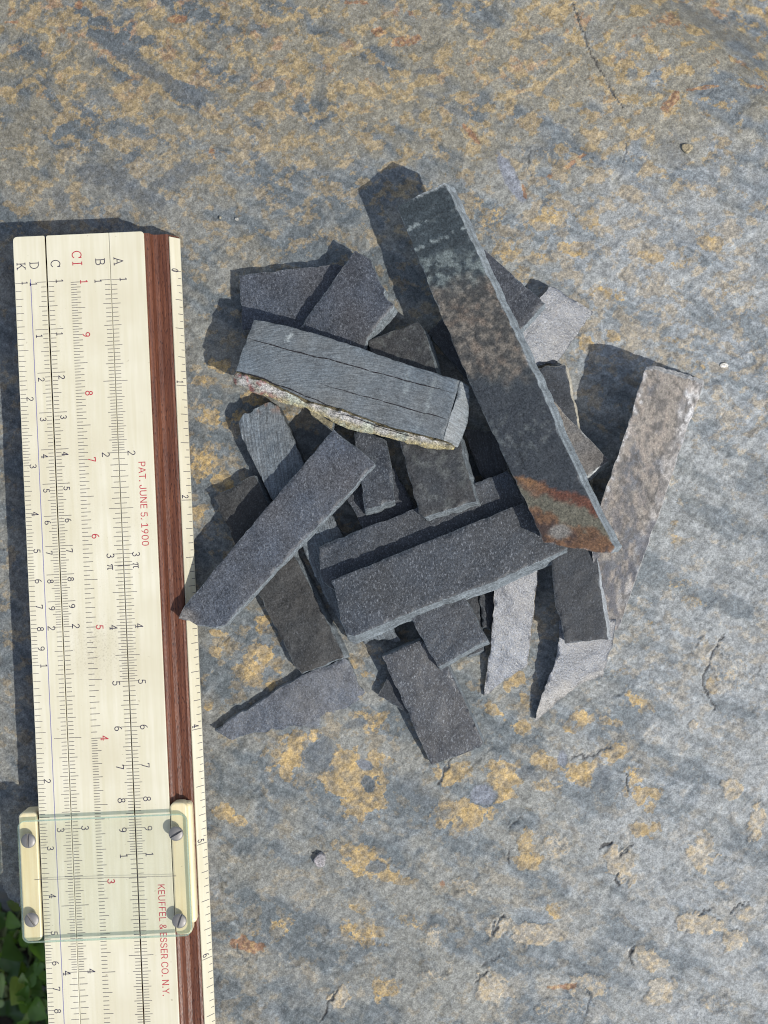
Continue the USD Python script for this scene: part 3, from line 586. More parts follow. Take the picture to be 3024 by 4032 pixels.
def stone(name, label, pts, zs, th, m='slate', base=GRY, shear=(.5, -.6), edge=SAWN, jit=.10, chip=.25, relief=.10, seed=0, paint=None, rag=None, group=None, var=.35, cat='slate piece', cham=.11):
    """pts: outline of the upper face in photo pixels; zs: three (u, v, height); th: thickness; shear: how far the foot of the sides stands out;
    rag: {index of an edge: roughness} for broken ends; paint(u, v, x, y, colour) -> colour for stains"""
    rng = np.random.default_rng(seed + 77)
    k = plane_fit(zs); hz = lambda u, v: k[0] * u + k[1] * v + k[2]
    P = np.array([np.append(at(u, v, hz(u, v)), hz(u, v)) for u, v in pts])
    area = np.sum(P[:, 0] * np.roll(P[:, 1], -1) - np.roll(P[:, 0], -1) * P[:, 1])
    order = list(range(len(P)))
    if area < 0: P = P[::-1]; order = order[::-1]
    A = np.column_stack([P[:, :2], np.ones(len(P))]); kk = np.linalg.lstsq(A, P[:, 2], rcond=None)[0]
    zxy = lambda q: q @ kk[:2] + kk[2]
    ring = []; n = len(P)
    for i in range(n):
        a, b = P[i, :2], P[(i + 1) % n, :2]; L = np.linalg.norm(b - a); cnt = max(2, int(L / .34)); e = (b - a) / max(L, 1e-6); nn = np.array([e[1], -e[0]])
        ei = order[i] if area >= 0 else (order[i] - 1) % n
        amp = (rag or {}).get(ei, 0)
        t = np.arange(cnt) / cnt
        w = (fbm2(t * L / 1.1 + seed * 3.7, np.full(cnt, i * 5.1), 4, 71, .65) - .5) * 2
        w2 = sstep(.56, .68, fbm2(t * L / 2.3 + seed * 1.7, np.full(cnt, i * 2.3 + 9), 2, 75))
        env = np.minimum(1, np.minimum(t, 1 - t) * L / .6)
        off = w * (jit * .9 + amp) - w2 * chip * .9
        ring.append(a + (b - a) * t[:, None] + nn * (off * env)[:, None])
    ring = np.vstack(ring)
    # slightly rounded corners
    ring = .7 * ring + .15 * (np.roll(ring, 1, 0) + np.roll(ring, -1, 0))
    off = vertex_offsets(ring); off = .5 * off + .25 * (np.roll(off, 1, 0) + np.roll(off, -1, 0))
    c = cham * (.5 + .8 * noise2(ring[:, 0] / .9, ring[:, 1] / .9, 81) + 3.2 * sstep(.62, .85, noise2(ring[:, 0] / 1.7 + seed, ring[:, 1] / 1.7, 82)))[:, None]
    in0 = ring - off * c
    poly = Polygon(in0).buffer(0)
    if poly.geom_type != 'Polygon': poly = max(poly.geoms, key=lambda q: q.area)
    x0, y0, x1, y1 = poly.bounds
    gxs, gys = np.meshgrid(np.arange(x0, x1, .55), np.arange(y0, y1, .55)); gxs = gxs + rng.uniform(-.12, .12, gxs.shape); gys = gys + rng.uniform(-.12, .12, gys.shape)
    inner = poly.buffer(-.3); kx = contains_xy(inner, gxs.ravel(), gys.ravel())
    I = np.column_stack([gxs.ravel()[kx], gys.ravel()[kx]])
    Q = np.vstack([in0, I]); D = Delaunay(Q).simplices
    cen = Q[D].mean(1); keep = contains_xy(poly.buffer(.02), cen[:, 0], cen[:, 1]); D = D[keep]
    s = Q[D]; ar = (s[:, 1, 0] - s[:, 0, 0]) * (s[:, 2, 1] - s[:, 0, 1]) - (s[:, 1, 1] - s[:, 0, 1]) * (s[:, 2, 0] - s[:, 0, 0]); D[ar < 0] = D[ar < 0][:, ::-1]
    d1 = fbm2(Q[:, 0] / 4 + seed, Q[:, 1] / 4, 3, 83) - .5; d2 = fbm2(Q[:, 0] / 1.3, Q[:, 1] / 1.3 + seed, 2, 87) - .5
    ter = fbm2(Q[:, 0] / 6 + seed * 2.1, Q[:, 1] / 6, 3, 89)
    zt = zxy(Q) + relief * (2.2 * d1 + 1.0 * d2) + relief * .8 * (sstep(.56, .575, ter) + sstep(.43, .445, ter)) - relief * .8
    zt[:len(ring)] -= .02
    N = len(ring)
    V = [np.column_stack([Q, zt])]; F = [D]
    r1 = np.column_stack([ring, zxy(ring) - c[:, 0] * .9]); V.append(r1); i = np.arange(N); j = (i + 1) % N; b = len(Q)
    F.append(np.stack([b + i, b + j, j], 1)); F.append(np.stack([b + i, j, i], 1))
    ntop = len(Q) + N
    # sides
    m_ = 6; sx, sy = shear; nz = np.array([-kk[0], -kk[1], 1]); nz /= np.linalg.norm(nz)
    o = ntop
    rows = []
    for q in range(m_ + 1):
        t = q / m_
        lam = (noise2(ring[:, 0] / 3.5 + q * 7.7 + seed, ring[:, 1] / 3.5 + q * 3.1, 91) - .5) * (0 if q == 0 else .22)
        x = ring + np.array([sx, sy]) * t - nz[:2] * th * t + off * lam[:, None]
        rows.append(np.column_stack([x, r1[:, 2] - th * nz[2] * t]))
    for q, x in enumerate(rows):
        V.append(x)
        if q: F.append(np.stack([o + q * N + i, o + q * N + j, o + (q - 1) * N + j], 1)); F.append(np.stack([o + q * N + i, o + (q - 1) * N + j, o + (q - 1) * N + i], 1))
    nside = (m_ + 1) * N
    V.append(rows[-1]); F.append(tri(rows[-1][:, :2])[:, ::-1] + o + nside)
    V = np.vstack(V); F = np.vstack(F)
    # colours
    X, Y = V[:, 0], V[:, 1]; KK = FPX / (H - V[:, 2]); U = 1512 + X * KK; W = 2016 - Y * KK
    tone = (fbm2(X / 3 + seed, Y / 3, 4, 93, .6) - .5) * 2; tint = (fbm2(X / 8 + seed, Y / 8, 3, 97) - .5) * 2
    col = base * (1 + var * tone)[:, None] * np.stack([1 + .10 * tint, 1 + 0 * tint, 1 - .10 * tint], 1)
    if paint: col[:ntop] = paint(U[:ntop], W[:ntop], X[:ntop], Y[:ntop], col[:ntop])
    lay = noise2(np.arange(m_ + 1) * 3.3 + seed, np.zeros(m_ + 1), 99)
    ec = edge * (1 + .5 * (fbm2(X[ntop:] / 2.2 + seed, Y[ntop:] / 2.2, 3, 101) - .5))[:, None]
    ec[:nside] *= np.repeat(.75 + .5 * lay, N)[:, None]
    col[ntop:] = ec
    col[len(Q):ntop] = .6 * col[len(Q):ntop] + .4 * np.asarray(edge)
    og = np.append(P[:, :2].mean(0), P[:, 2].mean() - th)
    p = obj(name, V, F, M[m] if isinstance(m, str) else m, smooth=True, col=np.clip(col, .01, .8), origin=og)
    tag(p, label, cat, group)
    return p

GRP = 'slate pieces in the pile'
sawA = stone_mat('sawn_slate', fleck=.12, rough=.5, bump=.55, grain=.22, spec=.45, stria=(-12, -24, 3.4, .24))
sawB = stone_mat('sawn_slate_rough', fleck=.2, rough=.5, bump=.8, grain=.3, spec=.45, stria=(150, 40, 3.0, .36))
M['sawA'] = sawA; M['sawB'] = sawB

# --- lying on the slab
stone('slate_tile', 'rectangular grey slate tile lying flat at the upper left, half shaded', [(941,1082),(1330,1039),(1400,1060),(1400,1330),(954,1302)], [(941,1082,3.4),(1330,1040,3.6),(954,1300,3.6)], 3.0, 'slate', PUR * 1.25, (.1, -.2), seed=1, group=None)
stone('slate_tile', 'small dark slate tile in the shade left of the long bar', [(1683,1309),(1800,1195),(1990,1420),(1873,1536)], [(1683,1309,4.6),(1800,1195,4.6),(1873,1534,4.4)], 3.0, 'dark', DRK * 1.1, seed=2)
stone('slate_tile', 'silvery cracked slate tile at the upper right of the pile, under a darker tile', [(2045,1306),(2126,1170),(2160,1127),(2184,1131),(2337,1228),(2262,1335),(2190,1432),(2090,1442)], [(2160,1127,5.4),(2337,1228,1.6),(2190,1432,1.6)], 1.8, 'silver', SIL * .95, (0, 0), edge=DRK, seed=3,
      paint=lambda u, w, x, y, c: mixc(c, np.array([.06, .06, .07]), .8 * sstep(9, 4, np.abs((u - 2160) - (1262 - w) * .95 + 14 * np.sin(w / 17)) ) * (w > 1160) * (w < 1268)))
def two_tone(u, w, x, y, c): return mixc(c, np.array([.19, .165, .135]), .75 * sstep(2290, 2180, u + (fbm2(x / 2, y / 2, 3, 3) - .5) * 90))
stone('slate_bar', 'narrow dark slate strip with pale cream edge, right of the long bar', [(2112,1450),(2150,1440),(2227,1437),(2258,1580),(2290,1720),(2332,1932),(2225,1955),(2165,1700)], [(2112,1450,5),(2227,1437,5),(2290,1900,5)], 3.6, 'dark', DRK * 1.25, (1.1, -.3), edge=np.array([.44, .41, .34]), seed=4)
def plate_paint(u, w, x, y, c):
    n_ = fbm2(x / 3.2, y / 3.2, 4, 5)
    k = sstep(.36, .6, n_ + .22 * sstep(2300, 1600, w) - .05)
    c = mixc(c, np.array([.19, .168, .145]), .9 * k)
    xe = u - (2545 - (w - 1458) * .335)                 # distance from the upper edge
    c = mixc(c, np.array([.40, .40, .41]), .85 * sstep(24, 10, xe + 26 * (fbm2(x / 1.1, y / 1.1, 2, 9) - .5)) * sstep(.4, .55, fbm2(x / .9, y / .9, 2, 8)))
    d = (2768 - (w - 1513) * .352) - u
    c = mixc(c, np.array([.50, .50, .51]), .8 * sstep(60, 25, d + 60 * (n_ - .5)) * (.3 + .7 * sstep(1900, 1500, w)))
    c = mixc(c, np.array([.075, .070, .068]), .75 * sstep(.50, .62, fbm2(x / 2.2, y / 3.4, 4, 57, .65)) * sstep(1520, 1600, w))
    c = mixc(c, np.array([.235, .20, .17]), .6 * sstep(.54, .64, fbm2(x / 1.2, y / 2.0, 4, 58, .65)))
    c = mixc(c, np.array([.05, .045, .042]), .7 * sstep(.60, .68, fbm2(x / .8, y / 1.1, 3, 59)))
    return mixc(c, np.array([.055, .058, .072]), .8 * sstep(.50, .62, fbm2(x / 1.4, y / 3.2, 3, 10)) * sstep(1700, 2250, w))
stone('slate_plate', 'long tilted slate plate with tan weathered face at the far right of the pile', [(2537,1458),(2573,1452),(2649,1474),(2714,1490),(2768,1514),(2752,1567),(2681,1762),(2600,2012),(2524,2218),(2448,2448),(2430,2482),(2412,2482),(2345,2300),(2330,2150),(2364,1985),(2464,1703)], [(2537,1458,14.3),(2768,1514,1.8),(2448,2448,1.2)], 2.2, 'plate', np.array([.085, .088, .098]), (2.0, .5), edge=np.array([.3, .3, .3]), seed=5, jit=.14, relief=.16, paint=plate_paint, rag={0: .1, 1: .15, 2: .2, 3: .15})
def jag(pts, n, amp, seed):
    "a broken line between two points, in photo pixels"
    r = np.random.default_rng(seed); (a, b), (c, d) = pts
    return [(a + (c - a) * t + r.uniform(-amp, amp), b + (d - b) * t + r.uniform(-amp, amp)) for t in np.linspace(0, 1, n + 2)[1:-1]]
def stria_paint(u, w, x, y, c): return mixc(c, np.array([.20, .10, .05]), .6 * sstep(1640, 1600, w) * sstep(.45, .6, fbm2(x, y, 2, 4)))
stone('slate_bar', 'long saw-marked slate bar with jagged ends lying under the diagonal piece', [(938,1659),(952,1640)] + jag([(952,1640),(1060,1584)], 5, 9, 3) + [(1066,1582),(1095,1596),(1135,1676),(1187,1796),(1347,2105),(1470,2320),(1578,2522)] + jag([(1578,2522),(1400,2530)], 6, 12, 5) + [(1393,2538),(1300,2390),(1238,2271),(1187,2145),(1066,1962),(1032,1888),(998,1819),(952,1727)], [(938,1659,5.2),(1095,1596,5.2),(1500,2500,4.2)], 4.2, 'sawB', SAWN * .78, (.3, -.2), edge=SAWN * .55, seed=6, jit=.16, relief=.14, paint=stria_paint)
stone('slate_tile', 'dark brown slate tile at the left, its lower end touching a triangular shard', [(840,1957),(986,1876),(1003,1870),(1100,2065),(1237,2340),(1300,2465),(1357,2588),(1188,2655),(1166,2633),(1012,2329)], [(840,1957,3.4),(1003,1870,3.8),(1188,2655,3.2)], 3.0, 'dark', BRN, (1.15, -.25), edge=SAWN * 1.05, seed=7, relief=.14)
stone('slate_shard', 'pointed triangular grey slate shard flush with the slab, bottom left of the pile', [(843,2876),(950,2803),(1070,2729),(1188,2657),(1359,2590),(1371,2599),(1398,2657),(1441,2734),(1432,2748),(1326,2811),(1234,2855),(1089,2874),(983,2890),(911,2914)], [(843,2876,1.9),(1359,2590,2.6),(1089,2874,.55)], 1.6, 'slate', PUR * 1.55, (.1, -.1), seed=8, jit=.22, chip=.4, relief=.13, rag={8: .2, 9: .3, 10: .3, 11: .3, 12: .3})
stone('slate_piece', 'small dark slate chunk poking out left of the speckled bottom tile', [(1487,2739),(1528,2664),(1600,2640),(1680,2800),(1600,2814),(1540,2770)], [(1487,2739,2.6),(1528,2664,3.0),(1600,2814,2.4)], 2.4, 'dark', GRY * .8, seed=9)
stone('slate_piece', 'dark saw-marked slate stub standing in shade left of the pale silver shard', [(1884,2330),(1950,2295),(1965,2420),(1935,2462),(1928,2480),(1914,2470),(1899,2474)], [(1884,2330,2.8),(1950,2300,2.8),(1928,2480,2.6)], 2.6, 'sawB', GRY * .9, seed=10)
stone('slate_piece', 'black slate fragment in the gap behind the square bottom tile', [(1770,2380),(1885,2335),(1905,2560),(1845,2585),(1800,2560)], [(1770,2380,2.2),(1885,2335,2.2),(1845,2580,2.2)], 2.0, 'dark', DRK, seed=11)
stone('slate_shard', 'tan-edged slate sliver under the quartz-crusted bar', [(1215,1604),(1262,1630),(1312,1662),(1306,1690),(1270,1672),(1228,1640)], [(1215,1604,2.6),(1312,1662,2.6),(1228,1640,2.4)], 2.2, 'rusty', np.array([.22, .19, .12]), seed=12)
def shard_paint(u, w, x, y, c):
    k = sstep(-22, 22, w - (2720 - (u - 2160) * .42) + 60 * (fbm2(x / 2, y / 2, 3, 6) - .5))
    return mixc(c, np.array([.19, .178, .162]), .85 * k)
stone('slate_shard', 'silvery pointed slate shard with tan lower corner, bottom right of the pile', [(2204,2440),(2195,2578),(2144,2703),(2117,2790),(2103,2838),(2112,2836),(2171,2790),(2230,2738),(2274,2703),(2312,2681),(2375,2668),(2383,2627),(2410,2540),(2425,2440)], [(2188,2578,5.2),(2103,2838,1.6),(2383,2627,.9)], 1.7, 'silver', SIL * .95, (.9, -.2), edge=SIL * .8, seed=13, jit=.16, paint=shard_paint, rag={6: .2, 7: .25, 8: .25})
# --- second layer
stone('slate_tile', 'five-sided grey slate tile with chipped right edge, overlapping the flat upper-left tile', [(1181,1288),(1290,1137),(1399,986),(1461,1022),(1486,1091),(1500,1120),(1516,1134),(1512,1160),(1553,1202),(1455,1322),(1430,1376),(1250,1420)], [(1181,1288,6.8),(1399,986,7.0),(1455,1322,7.6)], 3.0, 'slate', PUR * 1.12, (.7, -.9), edge=SAWN * 1.1, seed=14, jit=.12, rag={2: .2, 3: .2, 4: .2})
stone('slate_tile', 'grey slate tile emerging right of the long bar, resting on a silvery tile', [(1760,1020),(1830,915),(2147,1194),(2045,1304),(1960,1230)], [(1830,915,8.6),(2147,1194,8.8),(2045,1304,8.8)], 2.6, 'slate', PUR * .95, (.55, -.65), edge=SAWN * 1.25, seed=15)
stone('slate_tile', 'dark slate tile partly hidden under the narrow upright strip in the middle', [(1362,1959),(1430,1900),(1551,1839),(1640,2010),(1430,2084)], [(1362,1959,5.2),(1551,1839,5.2),(1430,2082,5.2)], 3.0, 'slate', PUR * .85, seed=16)
stone('slate_piece', 'shaded black slate block in the gap between the centre bar and the long bar', [(1822,1690),(1990,1700),(2000,1850),(1905,1900)], [(1838,1690,5),(1990,1700,5),(1905,1885,5)], 4.0, 'sawB', DRK * .9, seed=17)
stone('slate_bar', 'upright dark grey slate bar passing under the quartz-crusted bar, with sloping pale lower edge', [(1446,1343),(1540,1305),(1645,1267),(1672,1300),(1690,1360),(1735,1500),(1816,1750),(1877,1975),(1700,2026),(1668,2040),(1648,2022),(1576,1748)], [(1446,1343,6.2),(1645,1267,6.4),(1668,2040,11.6)], 3.6, 'dark', np.array([.038, .040, .042]), (1.35, -.75), edge=SAWN * .95, seed=18, relief=.13,
      paint=lambda u, w, x, y, c: mixc(c, np.array([.14, .15, .14]), .3 * sstep(.58, .7, fbm2(x / 1.5, y / 1.5, 4, 14))))
stone('slate_bar', 'long dark slate bar mostly in shade, directly above the speckled lower bar', [(1253,2152),(1450,2073),(1642,1998),(1907,1887),(1997,1850),(2055,1940),(2085,2030),(1700,2160),(1330,2330),(1292,2308),(1274,2290),(1262,2255)], [(1253,2152,8.6),(1997,1850,9.2),(1290,2305,8.6)], 4.0, 'slate', GRY * .95, (.2, -.4), seed=19)
stone('slate_bar', 'narrow slate strip standing between the diagonal piece and the centre bar', [(1393,1700),(1440,1690),(1522,1735),(1542,1836),(1556,1968),(1500,1992),(1436,2006),(1428,1950),(1421,1894)], [(1393,1700,8.0),(1525,1745,8.0),(1500,2000,8.8)], 3.0, 'slate', GRY * .95, (.25, -1.1), edge=SAWN * .9, seed=20)
stone('slate_shard', 'pale silvery slate strip with a broken pointed tip, below the speckled bar', [(1952,2235),(1960,2180),(2130,2130),(2120,2247),(2106,2388),(2092,2500),(2079,2611),(2074,2627),(1981,2681),(1927,2730),(1904,2742),(1918,2630),(1933,2524)], [(1952,2300,6.6),(2120,2247,6.0),(1903,2741,.9)], 2.2, 'silver', SIL * 1.1, (.55, -.2), edge=np.array([.26, .22, .16]), seed=21, rag={7: .12, 8: .16, 9: .16}, jit=.06)
stone('slate_tile', 'speckled dark slate tile lowest in the pile, leaning on the square tile', [(1504,2584),(1575,2553),(1652,2522),(1720,2540),(1773,2637),(1840,2783),(1904,2926),(1893,2942),(1804,2977),(1697,3012),(1671,2953),(1539,2662)], [(1504,2583,7.2),(1652,2523,7.4),(1697,3010,2.0)], 2.6, 'fleck', PUR * .78, (.45, .1), edge=SAWN * .9, seed=22)
stone('slate_tile', 'square plain slate tile overlapping the speckled tile at the bottom of the pile', [(1600,2400),(1800,2320),(1843,2370),(1922,2522),(1820,2576),(1724,2628),(1690,2570),(1618,2437)], [(1618,2437,9.6),(1827,2352,9.6),(1722,2630,9.4)], 3.0, 'slate', GRY * .98, (.65, -1.0), edge=SAWN * .9, seed=23)
stone('slate_piece', 'brown-tinged slate wedge jutting out right of the long bar', [(2060,1600),(2130,1525),(2399,1812),(2314,1876),(2200,1800)], [(2130,1525,10.6),(2397,1808,10.6),(2312,1872,10.6)], 3.0, 'rusty', np.array([.10, .097, .094]), (.75, -.95), edge=np.array([.46, .49, .50]), seed=24, paint=two_tone)
stone('slate_bar', 'almost black slate slab with pale rust-lined right edge, on a silvery shard', [(2165,2130),(2330,2100),(2352,2200),(2375,2390),(2398,2520),(2310,2526),(2224,2535),(2209,2442),(2187,2388),(2175,2260)], [(2171,2220,10.4),(2352,2200,10.4),(2224,2535,9.8)], 4.0, 'dark', np.array([.025, .029, .035]), (1.35, -.25), edge=np.array([.27, .29, .31]), seed=25, relief=.07)
# --- top layer
stone('slate_bar', 'long flat grey slate piece lying diagonally, its tip on the slide rule', [(1313,1690),(1392,1752),(1470,1816),(1476,1829),(1330,1990),(1175,2152),(1030,2305),(886,2462),(850,2472),(774,2462),(740,2440),(702,2436),(725,2388),(850,2235),(952,2114),(1066,1979)], [(1313,1690,10.6),(1476,1829,10.6),(702,2436,9.2)], 2.8, 'slate', PUR * 1.22, (.35, -.45), edge=SAWN * 1.1, seed=26, relief=.07, jit=.06, chip=.16,
      paint=lambda u, w, x, y, c: mixc(c, np.array([.16, .145, .13]), .75 * sstep(2380, 2430, w + (740 - u) * .0 + 40 * (fbm2(x, y, 2, 2) - .5)) * sstep(800, 740, u)))
stone('slate_bar', 'long white-speckled slate bar lying across the lower middle of the pile', [(1304,2286),(1540,2190),(1800,2085),(2058,1980),(2150,2065),(2236,2158),(2172,2190),(1955,2288),(1672,2390),(1395,2506),(1362,2500),(1340,2441),(1328,2363)], [(1304,2285,12.6),(2058,1983,12.8),(1395,2506,12.4)], 4.2, 'fleck', GRY * .88, (.65, -2.0), edge=SAWN * 1.0, seed=27, relief=.06, jit=.05, chip=.16)
def bar_paint(u, w, x, y, c):
    n_ = fbm2(x / 2.6, y / 2.6, 4, 15); n2__ = fbm2(x / 1.0, y / 1.0, 3, 18)
    s = (w - 765) + (u - 1650) * .18 + 120 * (n_ - .5)
    green = np.array([.036, .047, .053]); c = c * 0 + green * (1 + .7 * (fbm2(x / 6 + .3 * y, y / .9 - .4 * x, 3, 19) - .5))[:, None]
    c = mixc(c, np.array([.17, .20, .195]), .75 * sstep(230, 300, s) * sstep(470, 380, s) * sstep(.42, .6, n2__))
    brown = sstep(330, 450, s) * sstep(830, 720, s)
    c = mixc(c, np.array([.066, .062, .056]) , brown * .9)
    c = mixc(c, np.array([.19, .165, .135]), brown * sstep(.47, .62, n2__) * .7)
    c = mixc(c, np.array([.165, .125, .095]), brown * sstep(.60, .7, fbm2(x / 2, y / 2, 3, 25)) * .5)
    c = mixc(c, np.array([.03, .032, .032]), brown * sstep(.58, .68, fbm2(x / 1.2, y / 1.2, 3, 28)) * .6)
    c = mixc(c, np.array([.034, .040, .047]), sstep(740, 850, s))
    c = mixc(c, np.array([.20, .22, .21]), sstep(900, 980, s) * sstep(1130, 1050, s) * sstep(.60, .70, n2__) * .22)
    for a in (120, 215): 
        dd = np.abs((w - 765 - a) + (u - 1650) * .45 - 22 * (n_ - .5)); c = mixc(c, np.array([.27, .31, .31]), .7 * sstep(7, 2, dd) * sstep(.42, .58, n2__ + .06))
    r = (w - 1878) - (u - 2022) * .30                               # below the rust line
    r = r + 26 * (n2__ - .5) + 60 * (n_ - .5)
    c = mixc(c, np.array([.11, .104, .078]), sstep(0, 14, r))
    c = mixc(c, np.array([.105, .042, .026]), sstep(-4, 8, r) * sstep(50, 30, r) * (.55 + .45 * sstep(2080, 2180, u)))
    c = mixc(c, np.array([.20, .105, .045]), sstep(-2, 6, r) * sstep(40, 14, r) * sstep(2200, 2100, u + 80 * (n_ - .5)) * .8)
    r2 = (w - 1985) - (u - 2070) * .43 + 34 * (n2__ - .5) + 70 * (n_ - .5)
    c = mixc(c, np.array([.135, .070, .036]), sstep(-6, 14, r2) * .9)
    c = mixc(c, np.array([.045, .030, .026]), sstep(12, 34, r2) * sstep(.36, .48, fbm2(x / 1.6, y / 1.1, 4, 39, .6)) * .92)
    c = mixc(c, np.array([.17, .16, .145]), sstep(38, 22, np.hypot((u - 2205) * .8, (w - 2095) * 1.2) + 20 * (n_ - .5)))
    e_ = (w - 813) + (u - 1563) * .5; c = mixc(c, np.array([.40, .43, .43]), .8 * sstep(11, 4, e_ + 10 * (n2__ - .5)) * sstep(.42, .56, fbm2(x / .8, y / .8, 2, 31)))
    c = mixc(c, np.array([.014, .016, .018]), .8 * sstep(5, 2, np.abs((u - 2050) + (w - 1800) * .12 - 16 * np.sin(w / 26)) ) * (w > 1705) * (w < 1852))
    return mixc(c, np.array([.16, .085, .045]), sstep(2112, 2140, w + .0 * u + 20 * (n2__ - .5)) * sstep(.38, .55, fbm2(x / .8, y / .8, 2, 29)) * .8)
stone('slate_bar', 'longest slate bar on top of the pile, with a rust-red lower end', [(1563,813),(1650,766),(1753,718),(1790,800),(1940,1125),(2113,1490),(2231,1768),(2350,2023),(2423,2156),(2404,2180),(2334,2172),(2204,2150),(2139,2137),(2130,2115),(2080,2000),(2022,1879),(1900,1621),(1846,1500),(1738,1243),(1650,1028)], [(1563,813,12.4),(1753,718,16.0),(2139,2137,18.8)], 5.6, 'rusty', GRY, (.55, -.2), edge=SAWN * 1.35, seed=28, relief=.12, jit=.08, chip=.2, paint=bar_paint, rag={8: .15, 9: .15, 10: .15})
def saw_paint(u, w, x, y, c):
    c = c.copy()
    def line(pts, wd, s, k):
        d = np.full(u.shape, 1e9)
        for (a, b), (e, f) in zip(pts[:-1], pts[1:]):
            q = np.clip(((u - a) * (e - a) + (w - b) * (f - b)) / ((e - a) ** 2 + (f - b) ** 2), 0, 1); d = np.minimum(d, np.hypot(u - a - q * (e - a), w - b - q * (f - b)))
        return mixc(c, np.asarray(k), s * sstep(wd * 1.4, wd * .6, d))
    c = line([(1618,1503),(1590,1560),(1610,1450)], 5, .22, (.30, .34, .34)); c = line([(1715,1490),(1670,1640),(1640,1690)], 6, .22, (.30, .34, .34)); c = line([(1150,1315),(1130,1340)], 7, .6, (.36, .40, .40))
    return c
sb = thing('slate_bar', 'thick saw-marked slate bar with thin black cracks and a white quartz crust', 'slate piece', tuple(at(1400, 1500, 6)) + (3.0,))
# the saw-marked bar is built of its sawn body, the bevelled end, the crust along its lower side and the cracks
def under(prim, path, name):
    "move a finished mesh under a thing whose base is not at the origin"
    base = stage.GetPrimAtPath(path).GetAttribute('xformOp:translate').Get()
    new = free(f'{path}/{name}')
    Sdf.CopySpec(stage.GetRootLayer(), prim.GetPath(), stage.GetRootLayer(), Sdf.Path(new)); stage.RemovePrim(prim.GetPath())
    q = stage.GetPrimAtPath(new); a = q.GetAttribute('xformOp:translate'); a.Set(a.Get() - base)
    for k in ('label', 'category', 'group'): q.ClearCustomDataByKey(k)
    return q
PL = [(997,1257,12.8),(1848,1522,13.2),(1433,1645,12.8)]
def lifted(z): return [(u, v, h + z) for u, v, h in PL]
b = stone('tmp', '', [(1000,1258),(1060,1268),(1150,1288),(1261,1319),(1415,1368),(1605,1436),(1720,1470),(1812,1498),(1768,1648),(1744,1732),(1650,1708),(1556,1686),(1433,1643),(1347,1609),(1224,1581),(1126,1534),(1034,1491),(929,1461),(954,1380)], PL, 8.5, 'sawA', SAWN * .70, (.1, -.2), edge=SAWN * .5, seed=30, jit=.07, chip=.14, relief=.05, paint=saw_paint, var=.18)
under(b, sb, 'sawn_body')
b = stone('tmp', '', [(1813,1499),(1850,1522),(1848,1600),(1842,1663),(1822,1718),(1802,1763),(1788,1758),(1745,1733),(1769,1648)], [(1813,1499,13.1),(1745,1733,12.9),(1848,1600,11.6)], 7.0, 'sawA', SAWN * 1.1, (-.2, .2), edge=SAWN * .6, seed=31, jit=.05, relief=.05, var=.15)
under(b, sb, 'bevelled_end')
def crust_paint(u, w, x, y, c):
    n_ = fbm2(x / .9, y / .9, 3, 33); big = fbm2(x / 3, y / 3, 3, 34)
    low = w - np.interp(u, [917, 1003, 1101, 1218, 1304, 1458, 1605, 1790], [1500, 1536, 1568, 1600, 1640, 1692, 1735, 1752])
    c = mixc(c, np.array([.36, .345, .33]), .9 * sstep(.40, .56, n_ + .05) * sstep(14, -18, low))
    c = mixc(c, np.array([.30, .25, .12]), .85 * sstep(-14, 10, low + 30 * (big - .5)) * sstep(1000, 1060, u))
    c = mixc(c, np.array([.30, .34, .28]), .6 * sstep(.55, .66, big) * sstep(1050, 1150, u))
    return mixc(c, np.array([.16, .045, .04]), .85 * sstep(.57, .66, fbm2(x / .8 + 7, y / .8, 2, 36)) * sstep(1140, 1040, u))
b = stone('tmp', '', [(917,1479),(930,1466),(1030,1496),(1122,1540),(1220,1588),(1344,1616),(1430,1650),(1553,1693),(1648,1715),(1742,1738),(1792,1762),(1786,1772),(1700,1768),(1605,1750),(1458,1710),(1370,1690),(1304,1658),(1218,1615),(1101,1584),(1003,1548),(930,1518),(915,1503)], [(930,1466,12.4),(1792,1762,12.2),(1003,1548,10.4)], 7.0, 'crust', np.array([.20, .195, .17]), (.2, .5), edge=np.array([.17, .145, .085]), seed=32, jit=.22, chip=.3, relief=.3, paint=crust_paint)
under(b, sb, 'quartz_crust')
kP = plane_fit(PL)
def crack_mesh(pts, w0, w1, seed):
    r = np.random.default_rng(seed); Lp = LineString(pts); n_ = int(Lp.length / 9); V = []
    tilt = fbm2(np.arange(n_ + 1) / 6.0, np.full(n_ + 1, seed * 1.3), 3, 37) - .5
    for i in range(n_ + 1):
        t = i / n_; p = Lp.interpolate(t, normalized=True); q = Lp.interpolate(min(1, t + .01), normalized=True); o_ = Lp.interpolate(max(0, t - .01), normalized=True)
        d = np.array([q.x - o_.x, q.y - o_.y]); d /= np.linalg.norm(d); nn_ = np.array([-d[1], d[0]])
        w_ = .62 * (w0 + (w1 - w0) * t) * (.55 + .9 * r.random()) * min(1, 6 * t + .2, 6 * (1 - t) + .2)
        for sgn in (-1, 1):
            u_, v_ = p.x + nn_[0] * (sgn * w_ / 2 + 6 * tilt[i]), p.y + nn_[1] * (sgn * w_ / 2 + 9 * tilt[i]); z = kP[0] * u_ + kP[1] * v_ + kP[2] + .09
            V.append(np.append(at(u_, v_, z), z))
    i = np.arange(n_) * 2
    return np.array(V), np.vstack([np.stack([i, i + 1, i + 3], 1), np.stack([i, i + 3, i + 2], 1)])
M['void'] = plain('black_fissure', (.006, .005, .008), .9)
